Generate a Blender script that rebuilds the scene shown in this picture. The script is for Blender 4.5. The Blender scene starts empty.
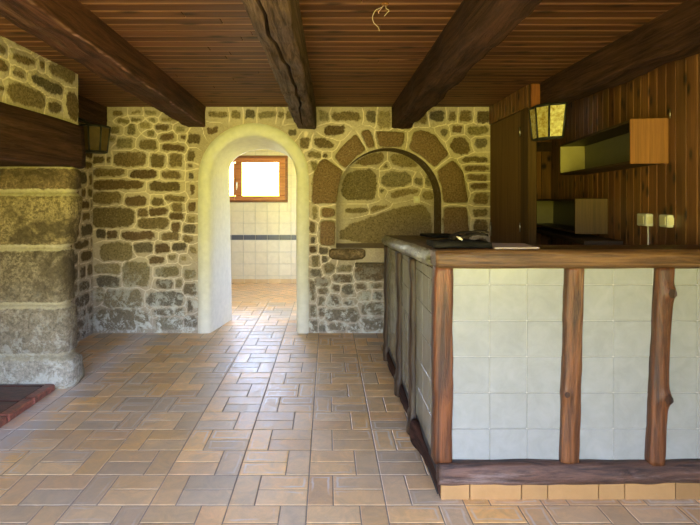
import bpy, math, random
from mathutils import Vector, noise, Matrix
random.seed(7)
PI = math.pi
S = bpy.context.scene
# ------------------------------------------------------------ camera
CH = 1.4
F = 500.0
cam = bpy.data.cameras.new('camera')
cam.sensor_fit = 'HORIZONTAL'; cam.sensor_width = 36.0
cam.lens = 36.0 * F / 700.0
cam.shift_x = 22.0 / 700.0
cam.shift_y = -62.5 / 700.0
cam.clip_start = 0.05
co = bpy.data.objects.new('camera', cam)
S.collection.objects.link(co)
co.location = (0, 0, CH); co.rotation_euler = (PI / 2, 0, 0)
S.camera = co
# ------------------------------------------------------------ world: pale sky over sunlit grass
SKY = (0.74, 0.98, 1.68, 1); GROUND = (0.88, 0.81, 0.15, 1)
W_STR = 24.0
w = bpy.data.worlds.new('world'); S.world = w; w.use_nodes = True
nt = w.node_tree; nt.nodes.clear()
out = nt.nodes.new('ShaderNodeOutputWorld'); bg = nt.nodes.new('ShaderNodeBackground')
tc = nt.nodes.new('ShaderNodeTexCoord'); sp = nt.nodes.new('ShaderNodeSeparateXYZ')
rp = nt.nodes.new('ShaderNodeValToRGB')
rp.color_ramp.elements[0].position = 0.525; rp.color_ramp.elements[0].color = GROUND
rp.color_ramp.elements[1].position = 0.60; rp.color_ramp.elements[1].color = SKY
mp = nt.nodes.new('ShaderNodeMapRange')
mp.inputs['From Min'].default_value = -1; mp.inputs['From Max'].default_value = 1
nt.links.new(tc.outputs['Generated'], sp.inputs[0]); nt.links.new(sp.outputs['Z'], mp.inputs['Value'])
nt.links.new(mp.outputs[0], rp.inputs[0]); nt.links.new(rp.outputs[0], bg.inputs['Color'])
bg.inputs['Strength'].default_value = W_STR
nt.links.new(bg.outputs[0], out.inputs[0])


def area(name, loc, rot, sx, sy, power, col=(1, 1, 1), portal=False):
    l = bpy.data.lights.new(name, 'AREA'); l.shape = 'RECTANGLE'; l.size = sx; l.size_y = sy
    l.energy = power; l.color = col
    if portal:
        l.cycles.is_portal = True
    o = bpy.data.objects.new(name, l); S.collection.objects.link(o)
    o.location = loc; o.rotation_euler = rot
    return o


YR = -1.6                      # inner face of the rear wall
ROX0, ROX1, ROZ0, ROZ1 = -2.2, 1.05, 0.10, 2.05      # glazed opening behind the camera
area('garden_door_portal', ((ROX0 + ROX1) / 2, YR - 0.2, (ROZ0 + ROZ1) / 2), (PI / 2, 0, 0), ROX1 - ROX0, ROZ1 - ROZ0, 1, portal=True)
area('tiled_room_window_portal', (-1.555, 8.62, 1.753), (-PI / 2, 0, 0), 1.75, 0.79, 1, portal=True)
area('tiled_room_window_daylight', (-1.555, 8.56, 1.753), (-PI / 2 - 0.12, 0, 0), 1.72, 0.75, 75, (0.88, 0.95, 1.0))
area('tiled_room_side_window_portal', (1.42, 7.3, 1.6), (0, PI / 2, 0), 1.0, 1.2, 1, portal=True)
SWY0, SWY1, SWZ0, SWZ1 = -1.4, 0.4, 0.8, 2.15     # unseen side window in the boarded wall, added to light floor and breast
area('added_side_window_portal', (1.70, (SWY0 + SWY1) / 2, (SWZ0 + SWZ1) / 2), (0, PI / 2, 0), SWZ1 - SWZ0, SWY1 - SWY0, 1, portal=True)
S.view_settings.view_transform = 'Standard'
S.view_settings.look = 'None'
S.view_settings.exposure = 0.0
S.view_settings.gamma = 1.0
S.view_settings.use_curve_mapping = False


# ============================================================ helpers
def N3(x, y, z, s=1.0, o=0.0):
    return noise.noise(Vector((x * s + o, y * s + o * 1.7, z * s - o)))


class MB:
    """collects geometry for ONE mesh, with per-vertex colour and stone factor"""
    def __init__(self):
        self.v = []; self.f = []; self.m = []; self.c = []; self.k = []; self.sm = []; self.j = {}

    def vert(self, p, col=(1, 1, 1), fac=1.0):
        self.v.append(tuple(p)); self.c.append(col); self.k.append(fac)
        return len(self.v) - 1

    def face(self, ids, mi=0, smooth=False):
        self.f.append(tuple(ids)); self.m.append(mi); self.sm.append(smooth)

    def quad(self, a, b, c, d, col=(1, 1, 1), mi=0, fac=1.0):
        ids = [self.vert(p, col, fac) for p in (a, b, c, d)]
        self.face(ids, mi)

    def box(self, x0, x1, y0, y1, z0, z1, col=(1, 1, 1), mi=0, fn=None, bev=0.0):
        b = min(bev, (x1 - x0) / 3, (y1 - y0) / 3, (z1 - z0) / 3)
        if b <= 0:
            P = [(x0, y0, z0), (x1, y0, z0), (x1, y1, z0), (x0, y1, z0), (x0, y0, z1), (x1, y0, z1), (x1, y1, z1), (x0, y1, z1)]
            if fn: P = [fn(*p) for p in P]
            i = [self.vert(p, col) for p in P]
            for q in ((0, 3, 2, 1), (4, 5, 6, 7), (0, 1, 5, 4), (1, 2, 6, 5), (2, 3, 7, 6), (3, 0, 4, 7)):
                self.face([i[k] for k in q], mi)
            return
        idx = {}
        X = (x0, x1); Y = (y0, y1); Z = (z0, z1); sg = (1, -1)
        for a in (0, 1):
            for c in (0, 1):
                for d in (0, 1):
                    for ax in range(3):
                        p = [X[a] + sg[a] * (b if ax != 0 else 0), Y[c] + sg[c] * (b if ax != 1 else 0), Z[d] + sg[d] * (b if ax != 2 else 0)]
                        if fn: p = fn(*p)
                        idx[(a, c, d, ax)] = self.vert(p, col)
        I = idx
        for a in (0, 1):
            q = [I[(a, 0, 0, 0)], I[(a, 1, 0, 0)], I[(a, 1, 1, 0)], I[(a, 0, 1, 0)]]
            self.face(q if a else q[::-1], mi)
            q = [I[(0, a, 0, 1)], I[(0, a, 1, 1)], I[(1, a, 1, 1)], I[(1, a, 0, 1)]]
            self.face(q if a else q[::-1], mi)
            q = [I[(0, 0, a, 2)], I[(1, 0, a, 2)], I[(1, 1, a, 2)], I[(0, 1, a, 2)]]
            self.face(q if a else q[::-1], mi)
        for a in (0, 1):
            for c in (0, 1):
                q = [I[(a, c, 0, 0)], I[(a, c, 0, 1)], I[(a, c, 1, 1)], I[(a, c, 1, 0)]]
                self.face(q if (a + c) % 2 else q[::-1], mi)
                q = [I[(a, 0, c, 0)], I[(a, 0, c, 2)], I[(a, 1, c, 2)], I[(a, 1, c, 0)]]
                self.face(q[::-1] if (a + c) % 2 else q, mi)
                q = [I[(0, a, c, 1)], I[(0, a, c, 2)], I[(1, a, c, 2)], I[(1, a, c, 1)]]
                self.face(q if (a + c) % 2 else q[::-1], mi)
                for d in (0, 1):
                    q = [I[(a, c, d, 0)], I[(a, c, d, 1)], I[(a, c, d, 2)]]
                    self.face(q[::-1] if (a + c + d) % 2 == 0 else q, mi)

    def loft(self, secs, closed=True, caps=True, col=(1, 1, 1), mi=0, smooth=True, fac=1.0, flip=False):
        rows = [[self.vert(p, col, fac) for p in s] for s in secs]
        n = len(rows[0])
        for a, b in zip(rows, rows[1:]):
            for i in range(n if closed else n - 1):
                j = (i + 1) % n
                q = (a[i], a[j], b[j], b[i])
                self.face(q[::-1] if flip else q, mi, smooth)
        if caps and closed:
            self.face(rows[0][::-1] if not flip else rows[0], mi)
            self.face(rows[-1] if not flip else rows[-1][::-1], mi)
        return rows

    def tube(self, pts, r, n=8, col=(1, 1, 1), mi=0, caps=True):
        pts = [Vector(p) for p in pts]
        secs = []
        up = Vector((0, 0, 1))
        for i, p in enumerate(pts):
            t = (pts[min(i + 1, len(pts) - 1)] - pts[max(i - 1, 0)]).normalized()
            a = t.cross(up)
            if a.length < 1e-3: a = t.cross(Vector((1, 0, 0)))
            a.normalize(); b = t.cross(a)
            rr = r[i] if isinstance(r, (list, tuple)) else r
            secs.append([p + a * math.cos(2 * PI * k / n) * rr + b * math.sin(2 * PI * k / n) * rr for k in range(n)])
        self.loft(secs, col=col, mi=mi, caps=caps)

    def build(self, name, mats, parent=None, recalc=True):
        me = bpy.data.meshes.new(name)
        me.from_pydata(self.v, [], self.f)
        if not isinstance(mats, (list, tuple)): mats = [mats]
        for m in mats: me.materials.append(m)
        me.polygons.foreach_set('material_index', self.m)
        me.polygons.foreach_set('use_smooth', self.sm)
        ca = me.attributes.new('col', 'FLOAT_COLOR', 'POINT')
        flat = []
        for c in self.c: flat += [c[0], c[1], c[2], 1.0]
        ca.data.foreach_set('color', flat)
        fa = me.attributes.new('fac', 'FLOAT', 'POINT')
        fa.data.foreach_set('value', self.k)
        if self.j:
            ja = me.attributes.new('jnt', 'FLOAT', 'POINT')
            ja.data.foreach_set('value', [self.j.get(i, 0.0) for i in range(len(self.v))])
        if recalc:
            import bmesh
            bm = bmesh.new(); bm.from_mesh(me)
            bmesh.ops.recalc_face_normals(bm, faces=bm.faces); bm.to_mesh(me); bm.free()
        me.update()
        o = bpy.data.objects.new(name, me); S.collection.objects.link(o)
        if parent is not None: adopt(o, parent)
        return o


def adopt(o, parent):
    o.parent = parent
    o.matrix_parent_inverse = Matrix.Translation(-world_loc(parent))


def world_loc(o):
    v = Vector(o.location)
    return v if o.parent is None else v      # parts keep their origin at the world origin


def empty(name, loc, label, cat, group=None):
    o = bpy.data.objects.new(name, None); S.collection.objects.link(o)
    o.empty_display_size = 0.1
    o.location = loc; o['label'] = label; o['category'] = cat
    if group: o['group'] = group
    return o


def tag(o, label, cat, group=None):
    o['label'] = label; o['category'] = cat
    if group: o['group'] = group
    return o


def struct(o):
    o['kind'] = 'structure'; return o


def bez(pts, n=8):
    """Catmull-Rom through points"""
    P = [Vector(p) for p in pts]; P = [P[0]] + P + [P[-1]]; r = []
    for i in range(1, len(P) - 2):
        for k in range(n):
            t = k / n
            a, b, c, d = P[i - 1], P[i], P[i + 1], P[i + 2]
            r.append(0.5 * ((2 * b) + (c - a) * t + (2 * a - 5 * b + 4 * c - d) * t * t + (3 * b - a - 3 * c + d) * t ** 3))
    r.append(P[-2]); return r


# ============================================================ materials
class NT:
    def __init__(self, name):
        self.mat = bpy.data.materials.new(name); self.mat.use_nodes = True
        self.t = self.mat.node_tree; self.t.nodes.clear()
        self.out = self.n('ShaderNodeOutputMaterial'); self.b = self.n('ShaderNodeBsdfPrincipled')
        self.l(self.b.outputs[0], self.out.inputs[0])

    def n(self, ty, **kw):
        x = self.t.nodes.new(ty)
        for k, v in kw.items(): setattr(x, k, v)
        return x

    def l(self, a, b): self.t.links.new(a, b)

    def setv(self, sock, v):
        if hasattr(v, 'links'): self.l(v, sock)
        else: sock.default_value = v

    def coord(self, scale=(1, 1, 1), loc=(0, 0, 0)):
        tc = self.n('ShaderNodeTexCoord'); m = self.n('ShaderNodeMapping')
        m.inputs['Scale'].default_value = scale; m.inputs['Location'].default_value = loc
        self.l(tc.outputs['Object'], m.inputs[0]); return m.outputs[0]

    def noise(self, vec, scale, detail=4, rough=0.55, dist=0.0):
        x = self.n('ShaderNodeTexNoise'); self.l(vec, x.inputs['Vector'])
        x.inputs['Scale'].default_value = scale; x.inputs['Detail'].default_value = detail
        x.inputs['Roughness'].default_value = rough; x.inputs['Distortion'].default_value = dist
        return x.outputs['Fac']

    def attr(self, name, which='Color'):
        x = self.n('ShaderNodeAttribute', attribute_name=name); return x.outputs[which]

    def ramp(self, f, stops):
        x = self.n('ShaderNodeValToRGB'); e = x.color_ramp.elements
        while len(e) < len(stops): e.new(0.5)
        for s, (p, c) in zip(e, stops):
            s.position = p; s.color = (c, c, c, 1) if isinstance(c, (int, float)) else (*c, 1)
        self.l(f, x.inputs[0]); return x.outputs[0]

    def mix(self, f, a, b, mode='MIX'):
        x = self.n('ShaderNodeMix', data_type='RGBA', blend_type=mode)
        self.setv(x.inputs[0], f)
        for s, v in ((x.inputs[6], a), (x.inputs[7], b)):
            if isinstance(v, tuple): v = (*v, 1) if len(v) == 3 else v
            self.setv(s, v)
        return x.outputs[2]

    def math(self, op, a, b=0.0):
        x = self.n('ShaderNodeMath', operation=op); self.setv(x.inputs[0], a); self.setv(x.inputs[1], b)
        return x.outputs[0]

    def bump(self, h, strength=0.3, dist=0.01):
        x = self.n('ShaderNodeBump'); x.inputs['Strength'].default_value = strength
        x.inputs['Distance'].default_value = dist; self.l(h, x.inputs['Height'])
        self.l(x.outputs[0], self.b.inputs['Normal'])

    def done(self, col, rough=0.6, spec=0.5):
        if isinstance(col, tuple): col = (*col, 1)
        self.setv(self.b.inputs['Base Color'], col); self.setv(self.b.inputs['Roughness'], rough)
        self.b.inputs['Specular IOR Level'].default_value = spec
        return self.mat


def m_plain(name, col, rough=0.5, metal=0.0, spec=0.5):
    t = NT(name); t.b.inputs['Metallic'].default_value = metal
    n = t.noise(t.coord(), 18, 4)
    c = t.mix(n, tuple(x * 0.82 for x in col), tuple(min(1, x * 1.12) for x in col))
    return t.done(c, rough, spec)


def m_masonry(name, joint, mid, dirt_amt=0.5, patch=0.0, fsc=60):
    """'fac' = bare stone face, 'jnt' = raised pale pointing; between them lime smeared over the stone"""
    t = NT(name); v = t.coord()
    edge = t.noise(v, 17, 6, 0.75); fine = t.noise(v, fsc, 5, 0.8); big = t.noise(v, 2.0, 3)
    f = t.math('ADD', t.attr('fac', 'Fac'), t.math('MULTIPLY', t.math('SUBTRACT', edge, 0.5), 2.2))
    f = t.ramp(f, [(0.30, 0.0), (0.75, 1.0)])
    fr = t.ramp(fine, [(0.30, 0.0), (0.70, 1.0)])
    mo = t.mix(fr, tuple(x * 0.66 for x in mid), tuple(min(1, x * 1.25) for x in mid))
    mo = t.mix(t.ramp(big, [(0.38, 0.0), (0.62, 1.0)]), mo, t.mix(0.30, mo, joint))
    st = t.mix(fr, t.mix(1.0, t.attr('col'), (0.35, 0.33, 0.30), 'MULTIPLY'), t.mix(1.0, t.attr('col'), (1.9, 1.85, 1.7), 'MULTIPLY'))
    sp = t.ramp(t.noise(v, 55, 4, 0.85), [(0.58, 0.0), (0.66, 1.0)])
    st = t.mix(t.math('MULTIPLY', sp, 0.45), st, (0.42, 0.36, 0.20))
    c = t.mix(f, mo, st)
    j = t.ramp(t.math('ADD', t.attr('jnt', 'Fac'), t.math('MULTIPLY', t.math('SUBTRACT', edge, 0.5), 0.8)), [(0.30, 0.0), (0.70, 1.0)])
    c = t.mix(t.math('MULTIPLY', j, 0.85), c, joint)
    # white lime bloom low on the wall, in ragged patches
    g = t.n('ShaderNodeSeparateXYZ'); t.l(v, g.inputs[0])
    low = t.n('ShaderNodeMapRange'); t.l(g.outputs['Z'], low.inputs['Value'])
    low.inputs['From Min'].default_value = 0.80; low.inputs['From Max'].default_value = 0.05
    pat = t.ramp(t.noise(v, 10, 7, 0.8, 0.4), [(0.49, 0.0), (0.57, 1.0)])
    grey = t.mix(fine, (0.09, 0.085, 0.07), (0.34, 0.32, 0.26))
    gr = t.mix(t.math('MULTIPLY', low.outputs[0], 0.55), c, grey)
    if patch:
        pn = t.ramp(t.noise(v, 3.4, 7, 0.72, 0.5), [(0.42, 1.0), (0.56, 0.0)])
        sk = t.ramp(t.noise(v, 42, 3, 0.8), [(0.45, 1.0), (0.55, 0.0)])
        up = t.ramp(g.outputs['Z'], [(0.25, 0.25), (1.0, 1.0)])
        gr = t.mix(t.math('MULTIPLY', t.math('MULTIPLY', t.math('MAXIMUM', t.math('MULTIPLY', pn, 0.9), t.math('MULTIPLY', sk, 0.45)), t.math('MULTIPLY', up, f)), patch), gr, (0.045, 0.032, 0.018))
    gr = t.mix(t.math('MULTIPLY', t.math('MULTIPLY', pat, low.outputs[0]), dirt_amt), gr, (0.56, 0.56, 0.50))
    h = t.math('ADD', t.math('MULTIPLY', fine, 0.7), edge)
    t.bump(h, 0.9, 0.014)
    return t.done(gr, 0.93, 0.15)


def m_wood(name, axis, dark, light, grain=30.0, along=1.6, rough=0.5, bump=0.25, knots=0.0, worn=0.0, wear_glint_col=(0.5, 0.45, 0.36), spec=0.4):
    t = NT(name)
    sc = [1.0, 1.0, 1.0]; sc['xyz'.index(axis)] = along / grain
    v = t.coord(tuple(sc))
    warp = t.noise(v, grain * 0.22, 3, 0.6)
    g = t.noise(v, grain, 6, 0.68, 1.2)
    g2 = t.noise(v, grain * 3.1, 4, 0.7)
    c = t.mix(t.ramp(g, [(0.36, 0.0), (0.62, 1.0)]), dark, light)
    c = t.mix(t.math('MULTIPLY', t.ramp(g2, [(0.35, 1.0), (0.6, 0.0)]), 0.35), c, tuple(x * 0.4 for x in dark))
    c = t.mix(t.ramp(warp, [(0.35, 0.0), (0.65, 0.55)]), c, t.mix(0.5, dark, c))
    c = t.mix(1.0, c, t.attr('col'), 'MULTIPLY')
    h = t.math('ADD', g, t.math('MULTIPLY', g2, 0.6))
    if knots > 0:
        g3 = t.n('ShaderNodeSeparateXYZ'); t.l(t.coord(), g3.inputs[0])
        cb = t.n('ShaderNodeCombineXYZ')
        if axis == 'z':
            t.l(t.math('MULTIPLY', t.math('ADD', g3.outputs['X'], g3.outputs['Y']), 7.0), cb.inputs[0]); t.l(t.math('MULTIPLY', g3.outputs['Z'], 4.2), cb.inputs[1])
        else:
            t.l(t.math('MULTIPLY', g3.outputs['Y'], 7.0), cb.inputs[0]); t.l(t.math('MULTIPLY', g3.outputs['X'], 2.6), cb.inputs[1])
        vo = t.n('ShaderNodeTexVoronoi'); vo.voronoi_dimensions = '2D'; t.l(cb.outputs[0], vo.inputs['Vector']); vo.inputs['Scale'].default_value = 0.8
        k = t.ramp(vo.outputs['Distance'], [(0.05, 1.0), (0.16, 0.0)])
        c = t.mix(t.math('MULTIPLY', k, knots), c, (0.012, 0.006, 0.003))
    if worn > 0:
        vv = t.coord(tuple(sc)); wn = t.noise(vv, 9, 8, 0.8)
        wr = t.ramp(wn, [(0.56, 0.0), (0.68, 1.0)])
        c = t.mix(t.math('MULTIPLY', wr, worn), c, wear_glint_col)
    t.bump(h, bump, 0.008)
    return t.done(c, rough, spec)


def m_tile(name, tint_rough=0.25):
    """vertex colour times cloudy glaze"""
    t = NT(name); v = t.coord()
    a = t.noise(v, 12, 5, 0.65, 0.6); b = t.noise(v, 55, 4, 0.7)
    c = t.mix(t.ramp(a, [(0.3, 0.0), (0.7, 1.0)]), (0.88, 0.88, 0.86), (1.04, 1.04, 1.03))
    c = t.mix(1.0, c, t.attr('col'), 'MULTIPLY')
    sp = t.ramp(b, [(0.66, 0.0), (0.72, 1.0)])
    c = t.mix(t.math('MULTIPLY', sp, 0.2), c, (0.3, 0.28, 0.22))
    t.bump(t.noise(v, 14, 2, 0.5), 0.25, 0.006)
    return t.done(c, tint_rough, 0.5)


def m_floor(name):
    t = NT(name); v = t.coord()
    a = t.noise(v, 10, 7, 0.75, 0.8); b = t.noise(v, 34, 5, 0.75); big = t.noise(v, 1.1, 4, 0.6)
    c = t.mix(t.ramp(a, [(0.3, 0.0), (0.7, 1.0)]), (0.66, 0.66, 0.68), (1.16, 1.13, 1.08))
    c = t.mix(1.0, c, t.attr('col'), 'MULTIPLY')
    # pale lime rings that follow the tile edges ('fac' = distance from the tile edge)
    e = t.math('ADD', t.attr('fac', 'Fac'), t.math('MULTIPLY', t.math('SUBTRACT', t.noise(v, 9, 4, 0.6), 0.5), 0.7))
    ring = t.ramp(e, [(0.22, 0.0), (0.34, 1.0), (0.42, 1.0), (0.52, 0.0)])
    sel = t.ramp(t.noise(v, 1.9, 3, 0.5), [(0.50, 0.0), (0.60, 1.0)])
    c = t.mix(t.math('MULTIPLY', t.math('MULTIPLY', ring, sel), 0.75), c, (0.68, 0.64, 0.57))
    c = t.mix(t.math('MULTIPLY', t.ramp(big, [(0.42, 0.0), (0.62, 1.0)]), 0.35), c, (0.40, 0.35, 0.29))
    c = t.mix(t.math('MULTIPLY', t.ramp(b, [(0.6, 0.0), (0.75, 1.0)]), 0.3), c, (0.60, 0.55, 0.47))
    g = t.n('ShaderNodeSeparateXYZ'); t.l(v, g.inputs[0])
    # dusty white scrape along the hearth kerb
    dx = t.math('ABSOLUTE', t.math('ADD', g.outputs['X'], 1.90))
    band = t.ramp(t.math('ADD', dx, t.math('MULTIPLY', t.math('SUBTRACT', a, 0.5), 0.5)), [(0.02, 1.0), (0.22, 0.0)])
    c = t.mix(t.math('MULTIPLY', band, 0.45), c, (0.60, 0.60, 0.62))
    t.bump(t.math('ADD', t.math('MULTIPLY', a, 1.0), t.math('MULTIPLY', b, 0.3)), 0.22, 0.006)
    r = t.ramp(a, [(0.25, 0.30), (0.75, 0.60)])
    return t.done(c, r, 0.85)


MORTAR = (0.60, 0.50, 0.29)
MAS = m_masonry('old_stone_masonry', (0.80, 0.68, 0.56), (0.42, 0.34, 0.25), 0.95)
VOU = m_masonry('arch_stone', (0.60, 0.52, 0.31), (0.30, 0.24, 0.14), 0.5)
MASD = m_masonry('dressed_stone', (0.60, 0.53, 0.36), (0.46, 0.40, 0.27), 0.6, patch=0.9, fsc=42)
PLASTER = m_plain('cream_plaster', (0.70, 0.67, 0.57), 0.85, spec=0.2)
PAINT = m_plain('off_white_paint', (0.72, 0.70, 0.62), 0.8, spec=0.2)
CEILW = m_wood('ceiling_boards', 'x', (0.075, 0.028, 0.012), (0.17, 0.068, 0.029), 12, 0.4, 0.6, 0.05, knots=0.7, spec=0.2)
WALLW = m_wood('pine_boards', 'z', (0.12, 0.048, 0.016), (0.28, 0.125, 0.040), 16, 0.7, 0.45, 0.08, knots=0.95)
PLYW = m_wood('plain_door_veneer', 'z', (0.10, 0.050, 0.016), (0.19, 0.10, 0.035), 30, 0.6, 0.6, 0.05, spec=0.2)
LAMW = m_wood('orange_veneer', 'z', (0.17, 0.065, 0.020), (0.29, 0.115, 0.036), 60, 1.2, 0.45, 0.05)
LAMD = m_wood('brown_veneer', 'z', (0.075, 0.038, 0.013), (0.13, 0.068, 0.024), 60, 1.2, 0.5, 0.05)
BEAMY = m_wood('dark_beam_wood', 'y', (0.020, 0.008, 0.005), (0.085, 0.036, 0.022), 22, 1.4, 0.85, 1.0, worn=0.35, wear_glint_col=(0.15, 0.085, 0.055), spec=0.15)
BEAMR = m_wood('red_brown_beam_wood', 'y', (0.030, 0.011, 0.007), (0.12, 0.044, 0.027), 20, 1.2, 0.75, 0.6, worn=0.3, wear_glint_col=(0.2, 0.12, 0.08), spec=0.2)
BEAMG = m_wood('greyed_beam_wood', 'y', (0.032, 0.017, 0.012), (0.165, 0.098, 0.076), 24, 1.6, 0.85, 1.0, worn=0.4, wear_glint_col=(0.24, 0.17, 0.13), spec=0.15)
POSTW = m_wood('rustic_post_wood', 'z', (0.035, 0.012, 0.005), (0.22, 0.080, 0.024), 20, 1.6, 0.45, 1.0, worn=0.45, wear_glint_col=(0.30, 0.17, 0.08))
POSTD = m_wood('dark_post_wood', 'z', (0.018, 0.010, 0.006), (0.085, 0.050, 0.028), 26, 2.2, 0.5, 0.7, worn=0.3, wear_glint_col=(0.26, 0.22, 0.15))
RAILX = m_wood('rustic_rail_wood', 'x', (0.035, 0.016, 0.007), (0.22, 0.11, 0.042), 30, 1.6, 0.4, 1.0, worn=0.5, wear_glint_col=(0.26, 0.17, 0.09))
TRIMX = m_wood('weathered_trim_wood', 'x', (0.018, 0.009, 0.006), (0.14, 0.068, 0.042), 26, 3.0, 0.55, 1.0, worn=0.7, wear_glint_col=(0.24, 0.17, 0.14))
SLABY = m_wood('counter_slab_wood', 'y', (0.05, 0.026, 0.012), (0.19, 0.105, 0.045), 26, 1.4, 0.6, 0.5, worn=0.5, wear_glint_col=(0.22, 0.17, 0.10))
LIVE = m_wood('peeled_live_edge', 'y', (0.05, 0.04, 0.022), (0.38, 0.36, 0.25), 26, 9.0, 0.3, 1.0, worn=0.8, wear_glint_col=(0.62, 0.62, 0.48))  # pale speckles paint the shiny highlights of the peeled edge into its colour
WINW = m_wood('window_frame_wood', 'x', (0.20, 0.065, 0.02), (0.38, 0.15, 0.05), 40, 2.0, 0.35, 0.1)
GLAZE = m_tile('glazed_wall_tile', 0.22)
GLAZEB = m_tile('cream_wall_tile', 0.3)
GROUT = m_plain('grout', (0.42, 0.40, 0.34), 0.9)
GROUTF = m_plain('floor_grout', (0.22, 0.19, 0.16), 0.8)
FLOORT = m_floor('terracotta_floor_tile')
BLACK = m_plain('black_metal', (0.018, 0.016, 0.014), 0.5, spec=0.4)
CHAR = m_wood('charred_board', 'x', (0.004, 0.0035, 0.003), (0.030, 0.025, 0.020), 30, 6, 0.9, 1.0, spec=0.1)
BARK = m_wood('dry_bark', 'y', (0.008, 0.006, 0.004), (0.055, 0.040, 0.028), 24, 6, 0.9, 1.0, spec=0.1)
PLASTIC = m_plain('cream_plastic', (0.66, 0.60, 0.42), 0.4)
PLASTW = m_plain('white_plastic', (0.68, 0.66, 0.58), 0.4)
METAL = m_plain('bright_metal', (0.55, 0.53, 0.48), 0.35, metal=1.0)
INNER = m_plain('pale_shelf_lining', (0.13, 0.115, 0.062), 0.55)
PAPER = m_plain('beige_board', (0.52, 0.40, 0.30), 0.6)
PAPER2 = m_plain('yellow_lining', (0.34, 0.28, 0.11), 0.5)  # far end of the shelves, lighter and yellower than the back panel
DARKSLOT = m_plain('dark_slot', (0.02, 0.02, 0.02), 0.8)
BRICKH = m_wood('dark_red_hearth_tile', 'x', (0.030, 0.016, 0.015), (0.15, 0.052, 0.040), 16, 6, 0.35, 0.3, worn=0.4, wear_glint_col=(0.11, 0.09, 0.09))
WIREP = m_plain('pink_wire', (0.72, 0.42, 0.42), 0.5)
WIREW = m_plain('white_wire', (0.55, 0.45, 0.38), 0.5)

t = NT('amber_glass'); v = t.coord()
gn = t.noise(v, 34, 5, 0.7)
gc = t.mix(t.ramp(gn, [(0.35, 0.0), (0.65, 1.0)]), (0.40, 0.26, 0.04), (0.85, 0.76, 0.34))
t.bump(gn, 0.6, 0.006); t.b.inputs['Transmission Weight'].default_value = 0.25
AMBER = t.done(gc, 0.22, 0.5)
t = NT('dark_amber_glass'); v = t.coord(); gn = t.noise(v, 34, 5, 0.7)
gc = t.mix(gn, (0.035, 0.020, 0.005), (0.12, 0.075, 0.02)); t.bump(gn, 0.6, 0.006)
AMBERD = t.done(gc, 0.6, 0.15)  # darker tone of the amber, for the left lantern
t = NT('clear_glass'); t.t.nodes.remove(t.b)
tr = t.n('ShaderNodeBsdfTransparent'); gl = t.n('ShaderNodeBsdfGlossy'); gl.inputs['Roughness'].default_value = 0.02
mx = t.n('ShaderNodeMixShader'); fr = t.n('ShaderNodeFresnel'); fr.inputs[0].default_value = 1.45
t.l(fr.outputs[0], mx.inputs[0]); t.l(tr.outputs[0], mx.inputs[1]); t.l(gl.outputs[0], mx.inputs[2]); t.l(mx.outputs[0], t.out.inputs[0])
GLASS = t.mat

# ============================================================ measured planes
YB = 5.26            # stone back wall
ZC = 2.38            # ceiling boards
XL = -2.47           # left wall
XB = 1.704           # partition at the right end of the back wall
YN = 5.61            # back of the arched niche
XCH = -1.95          # chimney breast face


def bw(px, py, D=YB):
    return ((px - 328.0) / F * D, CH - (py - 200.0) / F * D)


# ------------------------------------------------------------ stones
def rough_poly(poly, wob=0.004, it=2):
    """corner-cut and roughen a polygon given in metres"""
    P = [Vector((p[0], p[1])) for p in poly]
    n = len(P); Q = []
    for i in range(n):
        a, b = P[i], P[(i + 1) % n]
        k = max(1, int((b - a).length / 0.06))
        for j in range(k): Q.append(a.lerp(b, j / k))
    P = Q
    for _ in range(it):
        Q = []
        for i in range(len(P)):
            a, b = P[i], P[(i + 1) % len(P)]
            Q += [a.lerp(b, 0.25), a.lerp(b, 0.75)] if _ == 0 else [a.lerp(b, 0.5)]
        P = Q
    R = []
    for p in P:
        o = Vector((noise.noise(Vector((p.x * 31, p.y * 31, 3.3))), noise.noise(Vector((p.x * 31, p.y * 31, 9.1)))))
        R.append(p + o * wob * 2)
    return R


def stone(mb, poly, place, depth, col, wob=0.004, it=2, soft=0.013):
    P = rough_poly(poly, wob, it)
    cx = (max(p.x for p in P) + min(p.x for p in P)) / 2; cy = (max(p.y for p in P) + min(p.y for p in P)) / 2
    hw = max(abs(p.x - cx) for p in P); hh = max(abs(p.y - cy) for p in P)
    ins = [0, soft * 0.5, soft * 1.25, min(hw, hh) * 0.55]
    hs = [-0.004, depth * 0.55, depth * 0.95, depth * 1.08]
    fc = [0.0, 0.42, 0.95, 1.05]
    rows = []
    for a, h, f_ in zip(ins, hs, fc):
        sx = max(0.25, 1 - a / max(hw, 1e-3)); sy = max(0.25, 1 - a / max(hh, 1e-3)); r = []
        for p in P:
            x = cx + (p.x - cx) * sx; y = cy + (p.y - cy) * sy
            hn = h + (0.005 * noise.noise(Vector((x * 14, y * 14, h * 9))) if h > 0 else 0)
            r.append(mb.vert(place(x, y, hn), col, f_))
        rows.append(r)
    c = mb.vert(place(cx, cy, depth * 1.1), col, 1.05)
    n = len(P)
    for a, b in zip(rows, rows[1:]):
        for i in range(n):
            j = (i + 1) % n; mb.face((a[i], a[j], b[j], b[i]), 0, True)
    for i in range(n): mb.face((rows[-1][i], rows[-1][(i + 1) % n], c), 0, True)


def stone_col(pale=0.0):
    b = random.uniform(0.75, 1.25); h = random.random()
    c = Vector((0.095, 0.060, 0.036)).lerp(Vector((0.140, 0.105, 0.062)), h)
    if random.random() < 0.2: c = c.lerp(Vector((0.10, 0.085, 0.07)), 0.7)
    c = c.lerp(Vector((0.34, 0.29, 0.17)), pale)
    return tuple(c * b)


def rectpoly(x0, x1, y0, y1, j=0.8):
    r = lambda: random.uniform(-j, j)
    return [(x0 + r(), y0 + r()), ((x0 + x1) / 2, y0 + r() * 0.7), (x1 + r(), y0 + r()), (x1 + r(), y1 + r()), ((x0 + x1) / 2, y1 + r() * 0.7), (x0 + r(), y1 + r())]


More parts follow.
